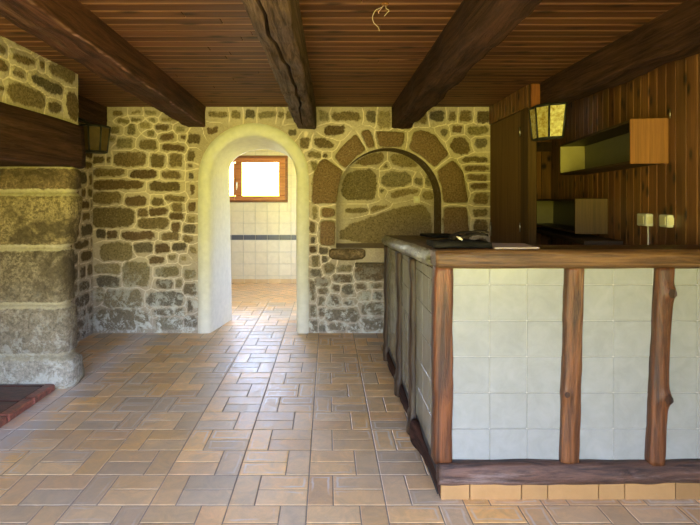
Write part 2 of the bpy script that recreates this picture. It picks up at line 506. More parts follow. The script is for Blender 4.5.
def masonry_rows(mb, u0, u1, v0, v1, place, rh=(0.09, 0.16), rw=(0.12, 0.34), skip=None, pale=0.0):
    v = v0 + 0.01
    while v < v1 - 0.04:
        h = min(random.uniform(*rh), v1 - v - 0.005); u = u0 + 0.012
        while u < u1 - 0.04:
            ww = min(random.uniform(*rw), u1 - u - 0.01)
            if u1 - u - ww < 0.06: ww = u1 - u - 0.01
            if not (skip and skip(u, u + ww, v, v + h)):
                g = 0.007; j = 0.008
                poly = rectpoly(u + g, u + ww - g, v + g, v + h - g, j)
                stone(mb, poly, place, random.uniform(0.008, 0.02), stone_col(pale))
            u += ww + 0.006
        v += h + 0.006


def strips(mb, x0, x1, z0, z1, y, arches, step=0.03, col=(1, 1, 1), fac=0.0):
    """vertical wall plane with arched openings: arches = [(cx, halfw, zbase, fn(u)->ztop)]"""
    xs = set(); n = int((x1 - x0) / step)
    for i in range(n + 1): xs.add(round(x0 + (x1 - x0) * i / n, 5))
    for (cx, hw, zb, fn) in arches:
        for k in range(25): xs.add(round(cx - hw * math.cos(PI * k / 24), 5))
    xs = sorted(xs)
    for a, b in zip(xs, xs[1:]):
        if b - a < 1e-5: continue
        mid = (a + b) / 2; segs = [((z0, z0), (z1, z1))]
        for (cx, hw, zb, fn) in arches:
            if abs(mid - cx) < hw:
                ta = fn((a - cx) / hw); tb = fn((b - cx) / hw)
                segs = ([((z0, z0), (zb, zb))] if zb > z0 + 1e-4 else []) + [((ta, tb), (z1, z1))]
        for (l0, l1), (h0, h1) in segs:
            k = max(1, int((h0 - l0) / 0.25))
            for i in range(k):
                s, e = i / k, (i + 1) / k
                mb.quad((a, y, l0 + (h0 - l0) * s), (b, y, l1 + (h1 - l1) * s), (b, y, l1 + (h1 - l1) * e), (a, y, l0 + (h0 - l0) * e), col, 0, fac)


import numpy as np


def field_wall(mb, u0, u1, v0, v1, place, stones, holes=(), step=0.0095, wob=0.010):
    """masonry relief: stones = [(polygon, colour)]; raised pointing runs midway between neighbouring stones"""
    nu = int((u1 - u0) / step) + 1; nv = int((v1 - v0) / step) + 1
    U, V = np.meshgrid(np.linspace(u0, u1, nu), np.linspace(v0, v1, nv))
    W1 = np.empty_like(U); W2 = np.empty_like(U); W3 = np.empty_like(U)
    for i in range(nv):
        for j in range(nu):
            p = Vector((U[i, j] * 9, V[i, j] * 9, u0)); q = p * 3.1
            W1[i, j] = noise.noise(p) + 0.4 * noise.noise(q)
            q.z += 7; p.z += 5
            W2[i, j] = noise.noise(p) + 0.4 * noise.noise(q)
            W3[i, j] = noise.noise(q * 1.7)
    X = U + W1 * wob; Y = V + W2 * wob
    d1 = np.full(U.shape, 9.0); d2 = np.full(U.shape, 9.0); who = np.zeros(U.shape, int)
    for k, (poly, c) in enumerate(stones):
        P_ = [Vector((p[0], p[1])) for p in poly]
        for _ in range(1):
            P_ = [q for i in range(len(P_)) for q in (P_[i].lerp(P_[(i + 1) % len(P_)], 0.25), P_[i].lerp(P_[(i + 1) % len(P_)], 0.75))]
        P = np.array([(p[0], p[1]) for p in P_]); lo = P.min(0) - 0.2; hi = P.max(0) + 0.2
        j0 = max(0, int((lo[0] - u0) / step)); j1 = min(nu, int((hi[0] - u0) / step) + 2)
        i0 = max(0, int((lo[1] - v0) / step)); i1 = min(nv, int((hi[1] - v0) / step) + 2)
        if i1 <= i0 or j1 <= j0: continue
        x = X[i0:i1, j0:j1]; y = Y[i0:i1, j0:j1]
        best = np.full(x.shape, 9.0); ins = np.zeros(x.shape, bool)
        for m_ in range(len(P)):
            a = P[m_]; b = P[(m_ + 1) % len(P)]; e = b - a
            t_ = np.clip(((x - a[0]) * e[0] + (y - a[1]) * e[1]) / max(1e-9, e @ e), 0, 1)
            best = np.minimum(best, np.hypot(x - a[0] - t_ * e[0], y - a[1] - t_ * e[1]))
            if abs(e[1]) > 1e-9:
                cr = ((a[1] > y) != (b[1] > y)) & (x < e[0] * (y - a[1]) / e[1] + a[0]); ins ^= cr
        sd = np.where(ins, -best, best)
        D1 = d1[i0:i1, j0:j1]; D2 = d2[i0:i1, j0:j1]; WH = who[i0:i1, j0:j1]
        near = sd < D1
        D2[:] = np.where(near, D1, np.minimum(D2, sd)); WH[:] = np.where(near, k, WH); D1[:] = np.where(near, sd, D1)
    sm = lambda a, b, x: (lambda t_: t_ * t_ * (3 - 2 * t_))(np.clip((x - a) / (b - a), 0, 1))
    core = sm(0.018, -0.026, d1)
    jn = np.clip(1.25 - (d2 - d1) / 0.012, 0, 1) * np.clip((d1 + 0.002) / 0.006, 0, 1) * np.clip(1.8 - d1 / 0.05, 0, 1)
    body = sm(0.0, 0.03, (d2 - d1))
    H = 0.006 * jn + 0.010 * body + 0.006 * core + 0.003 * W3 + 0.002 * W1 - 0.010
    keep = np.ones((nv - 1, nu - 1), bool)
    cu = (U[:-1, :-1] + U[1:, 1:]) / 2; cv = (V[:-1, :-1] + V[1:, 1:]) / 2
    for (cx, hw, zb, spring, rise) in holes:
        un = (cu - cx) / hw
        top = spring + rise * np.sqrt(np.clip(1 - un * un, 0, 1))
        keep &= ~((np.abs(un) < 1) & (cv > zb) & (cv < top))
    used = np.zeros((nv, nu), int); tot = np.zeros((nv, nu), int)
    for di in (0, 1):
        for dj in (0, 1):
            used[di:di + nv - 1, dj:dj + nu - 1] += keep; tot[di:di + nv - 1, dj:dj + nu - 1] += 1
    ids = -np.ones((nv, nu), int)
    for i in range(nv):
        for j in range(nu):
            if used[i, j] == 0: continue
            u, v_, h = float(U[i, j]), float(V[i, j]), float(H[i, j])
            if used[i, j] < tot[i, j]:
                for (cx, hw, zb, spring, rise) in holes:
                    if abs(u - cx) < hw + 0.02 and zb - 0.02 < v_ < spring + rise + 0.02:
                        if v_ > spring:
                            r = math.hypot((u - cx) / hw, (v_ - spring) / rise)
                            u = cx + (u - cx) / r; v_ = spring + (v_ - spring) / r
                        elif abs(abs(u - cx) - hw) < abs(v_ - zb): u = cx + math.copysign(hw, u - cx)
                        else: v_ = zb
                        h = 0.0
            k = mb.vert(place(u, v_, h), stones[who[i, j]][1], float(core[i, j])); mb.j[k] = float(jn[i, j]); ids[i, j] = k
    for i in range(nv - 1):
        for j in range(nu - 1):
            if keep[i, j]: mb.face((int(ids[i, j]), int(ids[i, j + 1]), int(ids[i + 1, j + 1]), int(ids[i + 1, j])), 0, True)


def row_stones(u0, u1, v0, v1, rh=(0.09, 0.16), rw=(0.12, 0.34), pale=0.0):
    R = []; v = v0 + 0.01
    while v < v1 - 0.04:
        h = min(random.uniform(*rh), v1 - v - 0.005); u = u0 + 0.012
        while u < u1 - 0.04:
            ww = min(random.uniform(*rw), u1 - u - 0.01); g = 0.016
            if u1 - u - ww < 0.06: ww = u1 - u - 0.01
            R.append((rectpoly(u + g, u + ww - g, v + g, v + h - g, 0.008), stone_col(pale)))
            u += ww + 0.006
        v += h + 0.006
    return R


cl = lambda u: max(-1, min(1, u))
semi = lambda spring, rise: (lambda u: spring + rise * math.sqrt(max(0, 1 - cl(u) ** 2)))

# ============================================================ FLOOR (terracotta bricks laid two-and-one)
mb = MB()


def floor_tile(mb, x0, x1, y0, y1, z=0.0, col=(1, 1, 1), g=0.0022):
    x0 += g; x1 -= g; y0 += g; y1 -= g; b = 0.003
    o = [(x0, y0, z - 0.002), (x1, y0, z - 0.002), (x1, y1, z - 0.002), (x0, y1, z - 0.002)]
    i1 = [(x0 + b, y0 + b, z), (x1 - b, y0 + b, z), (x1 - b, y1 - b, z), (x0 + b, y1 - b, z)]
    q = min(x1 - x0, y1 - y0) * 0.44
    i2 = [(x0 + q, y0 + q, z), (x1 - q, y0 + q, z), (x1 - q, y1 - q, z), (x0 + q, y1 - q, z)]
    A = [mb.vert(p, col, 0) for p in o]; B = [mb.vert(p, col, 0.0) for p in i1]; C = [mb.vert(p, col, 1) for p in i2]
    for k in range(4):
        j = (k + 1) % 4
        mb.face((A[k], A[j], B[j], B[k])); mb.face((B[k], B[j], C[j], C[k]))
    mb.face(C)


def terracotta():
    c = random.choice([(0.72, 0.47, 0.24), (0.68, 0.43, 0.22), (0.68, 0.47, 0.26), (0.62, 0.44, 0.27), (0.75, 0.47, 0.20), (0.72, 0.48, 0.25), (0.55, 0.42, 0.29)])
    k = random.uniform(0.80, 1.10); return (c[0] * k * 1.08, c[1] * k * 1.02, c[2] * k * 0.84)


MX, MY = 0.362, 0.2525
xi0 = -0.458 - MX * 7; yj0 = 2.545 - MY * 17
nj = int((6.86 - yj0) / MY) + 1
for i in range(16):
    for j in range(nj):
        x = xi0 + i * MX; y = yj0 + j * MY
        if y > 6.84: continue
        if x + MX < XL - 0.1 and y < 5.2: continue
        third = MX / 3
        if j % 2 == 1:
            floor_tile(mb, x, x + 2 * third, y, y + MY / 2, col=terracotta()); floor_tile(mb, x, x + 2 * third, y + MY / 2, y + MY, col=terracotta())
            floor_tile(mb, x + 2 * third, x + MX, y, y + MY, col=terracotta())
        else:
            floor_tile(mb, x, x + third, y, y + MY, col=terracotta())
            floor_tile(mb, x + third, x + MX, y, y + MY / 2, col=terracotta()); floor_tile(mb, x + third, x + MX, y + MY / 2, y + MY, col=terracotta())
mb.quad((-3.4, -2.0, -0.003), (3.6, -2.0, -0.003), (3.6, 8.6, -0.003), (-3.4, 8.6, -0.003), mi=1)
struct(mb.build('floor', [FLOORT, GROUTF], recalc=False))
# tiled floor of the room beyond: diagonal orange squares
mb = MB()
s = 0.145
for i in range(-24, 24):
    for j in range(-24, 24):
        cx = -1.0 + (i - j) * s * 0.7071; cy = 7.63 + (i + j) * s * 0.7071
        if not (-3.1 < cx < 1.3 and 6.9 < cy < 8.36): continue
        r = s * 0.5 * 1.414 - 0.004; k = random.uniform(0.9, 1.08)
        col = (0.74 * k, 0.44 * k, 0.19 * k)
        pts = []
        for dx, dy in ((0, -r), (r, 0), (0, r), (-r, 0)):
            pts.append((cx + dx, min(8.4, max(6.86, cy + dy)), 0.001))
        mb.quad(*pts, col=col, fac=0)
o = mb.build('floor_tiled_room', FLOORT, recalc=False); struct(o)

# ============================================================ BACK WALL
DX, DHW, DSP, DR = bw(253.5, 0)[0], 0.565, bw(0, 178.5)[1], 0.565        # hole hidden under the plaster band
NCX, NHW = bw(388.5, 0)[0], 52.5 / F * YB
NSP = bw(0, 200)[1]; NAP = bw(0, 148.0)[1]; NB = bw(0, 248)[1]
mb = MB()
# niche reveal and back
curve = [(NCX - NHW, NB), (NCX - NHW, (NB + NSP) / 2)] + [(NCX - NHW * math.cos(PI * k / 24), NSP + (NAP - NSP) * math.sin(PI * k / 24)) for k in range(25)] + [(NCX + NHW, (NB + NSP) / 2), (NCX + NHW, NB)]
rows = []
for y in (YB - 0.012, YB + 0.12, YB + 0.24, YN):
    rows.append([mb.vert((x, y, z), (0.12, 0.085, 0.05), 0.85) for x, z in curve])
for a, b in zip(rows, rows[1:]):
    for i in range(len(a) - 1): mb.face((a[i], a[i + 1], b[i + 1], b[i]), 0, False)
mb.quad((NCX - NHW, YB - 0.01, NB), (NCX + NHW, YB - 0.01, NB), (NCX + NHW, YN, NB + 0.02), (NCX - NHW, YN, NB + 0.02), fac=0.0)


def onwall(x, z, h): return (x, YB - h, z)
def onniche(x, z, h): return (x, YN - h, z)


R_left = [(112, 123, 110.5, 116), (132, 142, 111, 114.5), (145.5, 157, 110.5, 115), (131, 142, 117.5, 121), (118, 128, 119.5, 123.5), (149, 155, 118, 121), (140, 150.5, 122, 128.5),
 (112, 121, 126.5, 133.5), (127, 136, 124, 135), (109, 116, 136, 142), (117, 132, 137.5, 148.5), (138.5, 156.5, 140, 150), (147, 154, 131, 137), (114, 147, 152, 166), (92.6, 104, 156, 164),
 (107, 111, 156.5, 162.5), (150, 164, 154.5, 167.5), (93.4, 125, 168.5, 176.5), (130.5, 157, 169, 178.8), (156, 169.5, 124.5, 130), (176, 184.5, 126, 131.5), (159.5, 174.5, 133.5, 141),
 (179.5, 185, 135.5, 140), (188, 201, 133, 144), (162, 184.5, 144.5, 151), (169.5, 183, 153.5, 167.5), (187, 195, 151.5, 160.5), (188.5, 192.5, 164, 168), (161, 181.5, 171.5, 179),
 (162, 175.5, 117, 121), (189, 194, 172.5, 179), (208, 227.5, 111, 117.5), (231, 241.5, 111, 118), (245, 255, 110.6, 118.2), (258.5, 276, 111, 118), (279, 284, 111.5, 118), (286.5, 292, 110.5, 119),
 (207.5, 219, 126.5, 134), (288, 296, 129, 136.5), (299.5, 309.5, 137, 148.5), (93.5, 144, 179.5, 190), (93, 121, 191.5, 203.5), (125, 146.5, 196, 206.5), (90.5, 134.5, 207, 227.3),
 (138, 169, 218, 229.5), (137.6, 147.5, 208, 216.5), (106.5, 118, 230.5, 239), (121, 155.5, 231.5, 240), (134, 152.5, 243, 252.5), (149, 181, 182, 191.5),
 (190, 195, 184.5, 195), (165.5, 186, 195, 201.5), (152, 164, 197, 205.5), (172, 183, 203, 211.5), (188, 195.6, 202, 212), (149.5, 167.5, 207.7, 216), (170, 183, 212.5, 219.5),
 (187, 195, 216, 222.5), (172, 180, 222.5, 232), (183, 195, 224, 232.5), (161.5, 178.5, 231.8, 240.3), (183.5, 193.5, 235.5, 242), (155.5, 170, 243, 253), (172, 186, 243, 251),
 (190.5, 197, 246, 253.5), (100, 132, 243, 261), (95, 121, 263, 274), (123, 150, 262, 286), (149, 164, 256, 264), (168, 176, 254.5, 260.5), (180.5, 186, 256, 262), (155, 179, 266.5, 277),
 (184, 196, 269.5, 278.5), (156, 173, 279.5, 289), (175, 182, 279.5, 287.5), (184, 196.5, 283.5, 294.5), (146, 184, 292, 306), (188, 193.5, 299, 312), (104, 142, 290, 307.5),
 (96, 103, 288, 302), (95, 148, 309.5, 330), (153, 173.5, 308.5, 316), (156, 182, 317.5, 329), (175, 184, 307.5, 315), (184, 197, 316, 328), (96, 120, 276, 287), (96.5, 105.5, 229, 238),
 (87, 91, 240, 262), (175, 197, 181, 181.8)]
FB = []
for i, (a, b, c, d) in enumerate(R_left[:-2]):
    p = [bw(*q) for q in rectpoly(a - 0.3, b + 0.3, c - 0.3, d + 0.3, 0.7)]
    pale = 0.35 if (b - a) * (d - c) < 60 and random.random() < 0.4 else 0.0
    if c > 240 and random.random() < 0.6: pale = 0.35
    if d < 150 and random.random() < 0.5: pale = max(pale, 0.3)
    FB.append((p, stone_col(pale)))
R_right = [(310, 315.5, 222, 233), (309.8, 315.5, 236, 243.5), (318.6, 328.5, 247.5, 255), (310, 316.4, 246, 253.5), (312, 320, 256, 267), (322, 327.5, 256.5, 262.5),
 (336, 352, 265, 271.8), (333, 353, 274.5, 282.6), (355, 386, 266, 280), (310, 321, 269, 277), (315, 329, 278, 286), (317.5, 327.5, 287.5, 294.5), (332.5, 339.5, 285, 291),
 (357, 367, 283.5, 290), (370, 382, 282, 288), (361, 371, 290.5, 300), (310, 315, 281, 301), (317.5, 324, 296.5, 305.5), (345, 353, 300.5, 305.5), (373, 382, 291, 299.5), (361, 383, 302, 314.5),
 (319.5, 325, 308, 316.5), (326, 358.5, 308.5, 321), (310, 316.5, 306, 316.5), (330, 345.5, 323, 330), (361, 383, 318, 330), (310.5, 317.5, 320.5, 331), (319, 328, 324, 331.5), (348, 359, 324, 331),
 (318.5, 328.8, 111, 121), (332, 360.5, 112, 121.5), (366.5, 375.5, 111.5, 123), (378.5, 391, 111, 128.5), (323.5, 345.5, 125, 135.2), (307, 321.5, 151.5, 158.5), (323, 327.5, 152.5, 157.5),
 (311, 316, 161, 170), (311.5, 317.5, 206, 219.5), (430, 444.5, 111, 121.5), (448, 456.5, 111, 121.5), (459, 472, 111, 122), (476, 489.5, 111, 122.5), (451, 462, 126, 133), (467, 488.5, 126, 134.8),
 (474, 488, 138, 147.5), (461.5, 488, 156.5, 162.5), (464, 488, 165.5, 171.5), (467, 488, 174, 180.5), (471.5, 488, 183, 189.5), (474, 488, 193, 204.5), (472, 488, 208.5, 216.5), (473, 488, 219, 233),
 (474, 488, 238, 250), (474, 488, 254, 268), (452, 466, 250, 268), (452, 488, 272, 290), (452, 488, 294, 310), (452, 488, 314, 328), (395, 445, 255, 275), (388, 420, 280, 300), (425, 448, 280, 300), (388, 448, 304, 326),
 (398, 412, 112, 126), (414, 427, 112, 124)]
for (a, b, c, d) in R_right:
    p = [bw(*q) for q in rectpoly(a - 0.2, b + 0.2, c - 0.2, d + 0.2, 0.8)]
    FB.append((p, stone_col(0.0 if random.random() < 0.75 else 0.3)))
P_right = [[(313, 136.5), (336, 142), (333, 149), (314, 148.5)], [(300, 138), (308, 137), (310, 149), (303, 148)],
 [(325, 263), (331, 261), (336, 266), (333, 274), (326, 274.5), (323, 268)], [(342, 286), (350, 283), (354, 288), (353, 295.5), (342, 295)],
 [(326, 303), (332, 292.5), (340, 301), (340.5, 305.5), (327, 305.5)], [(438, 130), (446, 127.5), (448, 133), (444, 139)],
 [(447, 146), (456, 136), (467, 138), (472, 154.5), (456, 155)]]
for q in P_right:
    FB.append(([bw(*p) for p in q], stone_col()))
NST = [[(352, 166), (360, 158), (372, 152.5), (383, 151), (385, 158), (381, 165)], [(340.5, 200), (341, 185), (348, 170), (377, 168), (377, 198), (370, 201)],
 [(382.5, 168), (386, 162), (389, 169)], [(389, 153), (404, 153), (414, 160), (420, 168), (393, 168)], [(381, 176), (388, 171), (412, 171), (411, 186), (388, 188.5), (381, 184)],
 [(414, 177), (424, 178), (422, 186), (414, 184)], [(379, 188.5), (386, 190), (380, 195)], [(389, 194), (398, 189), (416, 188), (420, 193), (406, 196), (392, 199)],
 [(345, 207.5), (368, 207), (368, 213), (345, 214)], [(370, 205.5), (392, 204.5), (380, 211), (370, 213)],
 [(339, 228), (372, 216.5), (399, 206), (431, 203.5), (433, 246), (339, 243)], [(425, 171), (431, 176), (433, 188), (425, 187)], [(422, 190), (433, 191), (434, 200), (422, 200)]]
field_wall(mb, NCX - NHW - 0.05, NCX + NHW + 0.05, NB - 0.05, NAP + 0.05, lambda x, z, h: (x, YN - h, z),
           [([bw(px, py, YN) for px, py in q], tuple(x * 1.1 for x in stone_col(0.12))) for q in NST], step=0.010, wob=0.005)
VS = [[(311, 204), (312.5, 176), (319, 161), (325, 158), (343.5, 171), (339, 184), (336.5, 203.5)],
      [(333.5, 157), (341, 147.5), (356, 133), (366.5, 150.5), (355, 157.5), (345, 169.5)],
      [(359.5, 130.5), (370, 129), (376, 147.5), (368, 149.5)],
      [(375, 131), (405.5, 132), (402, 148), (390, 147), (379, 148)],
      [(413, 131.5), (421, 130), (434, 134), (449, 154), (434.5, 168), (421, 156), (408.5, 149)],
      [(436, 171), (453, 159.5), (463, 171.5), (468.5, 203), (443, 203), (441, 186)],
      [(443, 207), (467, 207), (470, 246), (443, 247)],
      [(320.5, 207.5), (335.5, 207.5), (335.5, 217.5), (321, 217.5)],
      [(319.5, 220.5), (335.5, 220.5), (335.5, 246), (320, 246)]]
for q in VS: FB.append(([bw(*p) for p in q], stone_col()))
field_wall(mb, XL - 0.03, XB + 0.03, 0, ZC + 0.02, onwall, FB, holes=[(DX, DHW, -0.1, DSP, DR), (NCX, NHW, NB, NSP, NAP - NSP)])
struct(mb.build('wall_back', MAS, recalc=False))

# dressed stones of the relieving arch around the niche
arch = empty('stone_arch', (NCX, YB, NB), 'round arch of big brown granite blocks framing the walled-in niche', 'arch')
for q in VS:
    m = MB()
    cx = sum(p[0] for p in q) / len(q); cy = sum(p[1] for p in q) / len(q)
    grow = [(cx + (a - cx) * 1.01, cy + (b - cy) * 1.01) for a, b in q]
    k = random.uniform(0.9, 1.15); c = (0.165 * k, 0.105 * k, 0.062 * k)
    stone(m, [bw(*p) for p in grow], onwall, 0.026, c, wob=0.003, it=2, soft=0.012)
    m.build('voussoir', VOU, arch, recalc=False)
# projecting sill stone under the niche
m = MB(); x0, z1 = bw(329, 248.5); x1, z0 = bw(365, 260)
secs = []
for i in range(13):
    x = x0 + (x1 - x0) * i / 12; r = 0.03; e = 0.02 * (i in (0, 12)); dd = 0.07 + 0.01 * N3(x, 0, 0, 9)
    lo = z0 + 0.02 * (1 - math.sin(PI * i / 12))
    secs.append([(x, YB + 0.05, lo + e), (x, YB - dd + r + e, lo + e), (x, YB - dd + e, lo + r), (x, YB - dd + e, z1 - r), (x, YB - dd + r + e, z1 - e), (x, YB + 0.05, z1 - e)])
m.loft(secs, col=(0.20, 0.14, 0.085))
tag(m.build('stone_sill', MASD), 'short brown stone ledge jutting out under left end of the arched niche', 'ledge')
m = MB(); x0, z1 = bw(355, 262.5); x1, z0 = bw(388, 267)
m.box(x0, x1, YB - 0.05, YB + 0.06, z0, z1, (0.13, 0.10, 0.07), bev=0.008)
tag(m.build('stone_step', MASD), 'thin flat stone projecting low on the wall, half behind the bar', 'ledge')
# outlet in the niche
def outlet(name, x0, x1, y, z0, z1, label, fn=None, group=None, mat=PLASTIC, thick=0.012, two=False):
    f = fn or (lambda a, b, c: (a, b, c))
    e = empty(name, f((x0 + x1) / 2, y, z0), label, 'outlet', group)
    m = MB(); m.box(x0, x1, y - thick, y - 0.001, z0, z1, fn=fn, bev=0.003); m.build('face_plate', mat, e)
    cxs = [(x0 + x1) / 2] if not two else [x0 + (x1 - x0) * 0.27, x0 + (x1 - x0) * 0.73]
    for c in cxs:
        m = MB(); r = min(x1 - x0, z1 - z0) * (0.24 if not two else 0.2); zc = (z0 + z1) / 2
        m.box(c - r, c + r, y - thick - 0.003, y - thick + 0.001, zc - r, zc + r, fn=fn, bev=0.001); m.build('socket', PLASTW if mat is PLASTIC else PLASTIC, e)
    return e


(ox0, oz1), (ox1, oz0) = bw(413.3, 196.3, YN), bw(419.5, 202.7, YN)
outlet('wall_outlet', ox0, ox1, YN - 0.012, oz0, oz1, 'small square cream outlet on the back of the arched stone niche')

# ============================================================ plaster door surround (door_1)
mb = MB()
def arch_pts(cx, hw, spring, rise, y, jit=0.0, zb=0.0, lean=0.0):
    P = []
    for k in range(5): P.append((cx - hw + lean * (1 - k / 5), y, zb + (spring - zb) * k / 5))
    for k in range(29): P.append((cx - hw * math.cos(PI * k / 28), y, spring + rise * math.sin(PI * k / 28)))
    for k in range(5): P.append((cx + hw, y, spring - (spring - zb) * (k + 1) / 5))
    if jit: P = [(p[0] + jit * N3(*p, 4), p[1] + jit * 0.5 * N3(*p, 6, 5), p[2]) for p in P]
    return P


cxo = bw(253.5, 0)[0]
A0 = arch_pts(cxo, 0.584, DSP, 0.584, YB + 0.01, 0.008)
A1 = arch_pts(cxo, 0.580, DSP, 0.580, YB - 0.012, 0.008)
A2 = arch_pts(cxo, 0.50, DSP, 0.50, YB - 0.018, 0.006)
A3 = arch_pts(cxo, 0.468, DSP, 0.465, YB - 0.012, 0.006)
A4 = arch_pts(cxo, 0.452, DSP, 0.448, YB + 0.012, 0.006)
BC, BHW, BSP, BRI = -0.760, 0.395, 1.74, 0.255
def lerpc(A, B, t, y): return [(a[0] + (b[0] - a[0]) * t, y, a[2] + (b[2] - a[2]) * t) for a, b in zip(A, B)]
Bk = arch_pts(BC, BHW, BSP, BRI, 5.86, 0.004, lean=0.03)
secs = [A0, A1, A2, A3, A4] + [lerpc(A4, Bk, t, YB + 0.012 + (5.84 - YB) * t) for t in (0.2, 0.4, 0.6, 0.8, 1.0)]
mb.loft(secs, closed=False, caps=False)
struct(mb.build('door_1', PLASTER, recalc=False))
# wall of the next room around the back of the doorway
mb = MB()
strips(mb, -3.3, 1.4, 0, 2.5, 5.86, [(BC, BHW, 0, semi(BSP, BRI))])
struct(mb.build('wall_passage', PAINT, recalc=False))

# ============================================================ tiled room
YT = 8.4
WX0, WX1, WZ0, WZ1 = -2.43, -0.675, 1.36, 2.146
mb = MB()
def clip(a0, a1, b0, b1, hole):
    hx0, hx1, hz0, hz1 = hole; out_ = []
    if a1 <= hx0 or a0 >= hx1 or b1 <= hz0 or b0 >= hz1: return [(a0, a1, b0, b1)]
    if a0 < hx0: out_.append((a0, hx0, b0, b1))
    if a1 > hx1: out_.append((hx1, a1, b0, b1))
    m0, m1 = max(a0, hx0), min(a1, hx1)
    if b0 < hz0: out_.append((m0, m1, b0, hz0))
    if b1 > hz1: out_.append((m0, m1, hz1, b1))
    return out_


zr = [(0.0, 0.128), (0.128, 0.328), (0.328, 0.528), (0.528, 0.728), (0.728, 0.814)] + [(0.814 + 0.2 * k, 1.014 + 0.2 * k) for k in range(9)]
for (z0, z1) in zr:
    dark = z0 == 0.728
    for i in range(-9, 15):
        x0 = -1.42 + 0.2 * i; x1 = x0 + 0.2
        if x0 < -3.3 or x1 > 1.45: continue
        k = random.uniform(0.96, 1.02)
        col = (0.045, 0.05, 0.07) if dark else (0.58 * k, 0.51 * k, 0.37 * k)
        for (a0, a1, b0, b1) in clip(x0, x1, z0, z1, (WX0, WX1, WZ0, WZ1)):
            g = 0.003
            if a1 - a0 < 0.01 or b1 - b0 < 0.01: continue
            mb.box(a0 + g, a1 - g, YT - 0.006, YT + 0.004, b0 + g, b1 - g, col, bev=0.0018)
hole = (WX0, WX1, WZ0, WZ1)
for (a0, a1, b0, b1) in ((-3.3, WX0, 0, 2.7), (WX1, 1.45, 0, 2.7), (WX0, WX1, 0, WZ0), (WX0, WX1, WZ1, 2.7)):
    mb.box(a0, a1, YT - 0.001, YT + 0.2, b0, b1, mi=1)
struct(mb.build('wall_tiled', [GLAZEB, GROUT], recalc=False))
mb = MB()
x = -3.2
while x < 1.3:
    k = random.uniform(0.9, 1.05); mb.box(x, x + 0.196, YT - 0.018, YT - 0.006, 0, 0.07 + 0.006 * random.random(), (0.60 * k, 0.40 * k, 0.20 * k), bev=0.002); x += 0.2
struct(mb.build('baseboard_tiled_room', GLAZEB, recalc=False))
mb = MB()
mb.box(-3.35, -3.2, 5.86, YT, 0, 2.6)
struct(mb.build('wall_tiled_room_left', PAINT))
mb = MB()
for (a, b, c, d) in ((5.86, 6.8, 0, 2.6), (7.8, YT, 0, 2.6), (6.8, 7.8, 0, 1.0), (6.8, 7.8, 2.2, 2.6)): mb.box(1.3, 1.45, a, b, c, d)
struct(mb.build('wall_tiled_room_right', PAINT))
mb = MB(); mb.box(-3.3, 1.45, 5.86, 8.6, 2.5, 2.6); struct(mb.build('ceiling_tiled_room', PAINT))
# ceiling lamp of the tiled room, half hidden by the arch
lx, lz = bw(264, 147, 7.2)

# window_1: two wooden casements
win = struct(bpy.data.objects.new('window_1', None)); S.collection.objects.link(win); win.location = (-1.555, YT, WZ0)
def ring(m, x0, x1, z0, z1, y0, y1, t_, col=(1, 1, 1), tb=None, bev=0.006, tl=None, tr_=None):
    tb = tb or t_
    m.box(x0, x1, y0, y1, z1 - t_, z1, col, bev=bev); m.box(x0, x1, y0, y1, z0, z0 + tb, col, bev=bev)
    tl = tl or t_; tr_ = tr_ or t_
    m.box(x0, x0 + tl, y0, y1, z0 + tb, z1 - t_, col, bev=bev); m.box(x1 - tr_, x1, y0, y1, z0 + tb, z1 - t_, col, bev=bev)


m = MB(); ring(m, WX0, WX1, WZ0, WZ1, YT - 0.015, YT + 0.07, 0.048, (0.62, 0.6, 0.6)); m.build('window_frame', WINW, win)
for sgn in (1, -1):
    xa, xb = (-1.553, WX1 - 0.04) if sgn == 1 else (WX0 + 0.04, -1.5535)
    m = MB(); ring(m, xa, xb, WZ0 + 0.03, WZ1 - 0.04, YT - 0.045, YT - 0.018, 0.080, (1.35, 1.25, 1.1), bev=0.008, tl=0.118 if sgn == 1 else None, tr_=0.11 if sgn == 1 else 0.03)
    sash = m.build('window_sash', WINW, win)
    m = MB(); m.box(xa + 0.06, xb - 0.06, YT - 0.034, YT - 0.030, WZ0 + 0.09, WZ1 - 0.10); p_ = m.build('glass_pane', GLASS, sash)
m = MB(); hx = -1.52
m.box(hx - 0.012, hx + 0.012, YT - 0.055, YT - 0.044, 1.60, 1.70, bev=0.003); m.tube([(hx, YT - 0.05, 1.67), (hx, YT - 0.08, 1.67), (hx, YT - 0.085, 1.6), (hx, YT - 0.085, 1.57)], 0.009)
m.build('window_handle', PLASTW, win)
# ============================================================ other walls
mb = MB()
place_left = lambda u, v, h: (XL + h, u, v)
mb.quad((XL, 1.0, 0), (XL, 3.9, 0), (XL, 3.9, ZC + .02), (XL, 1.0, ZC + .02), fac=0)
field_wall(mb, 3.9, YB + 0.02, 0, ZC + 0.02, place_left, row_stones(3.9, YB, 0, ZC), step=0.014)
mb.quad((XL, YR - .1, 0), (XL, 1.0, 0), (XL, 1.0, ZC + .02), (XL, YR - .1, ZC + .02), fac=0)
masonry_rows(mb, YR, 2.0, 0, ZC, place_left)
struct(mb.build('wall_left', MAS, recalc=False))

# oblique boarded wall on the right
WA = 0.164
def wallx(y): return 1.562 + WA * y
def skew(t, y, z):          # t = distance in front of the wall
    return (wallx(y) - t, y + t * WA, z)


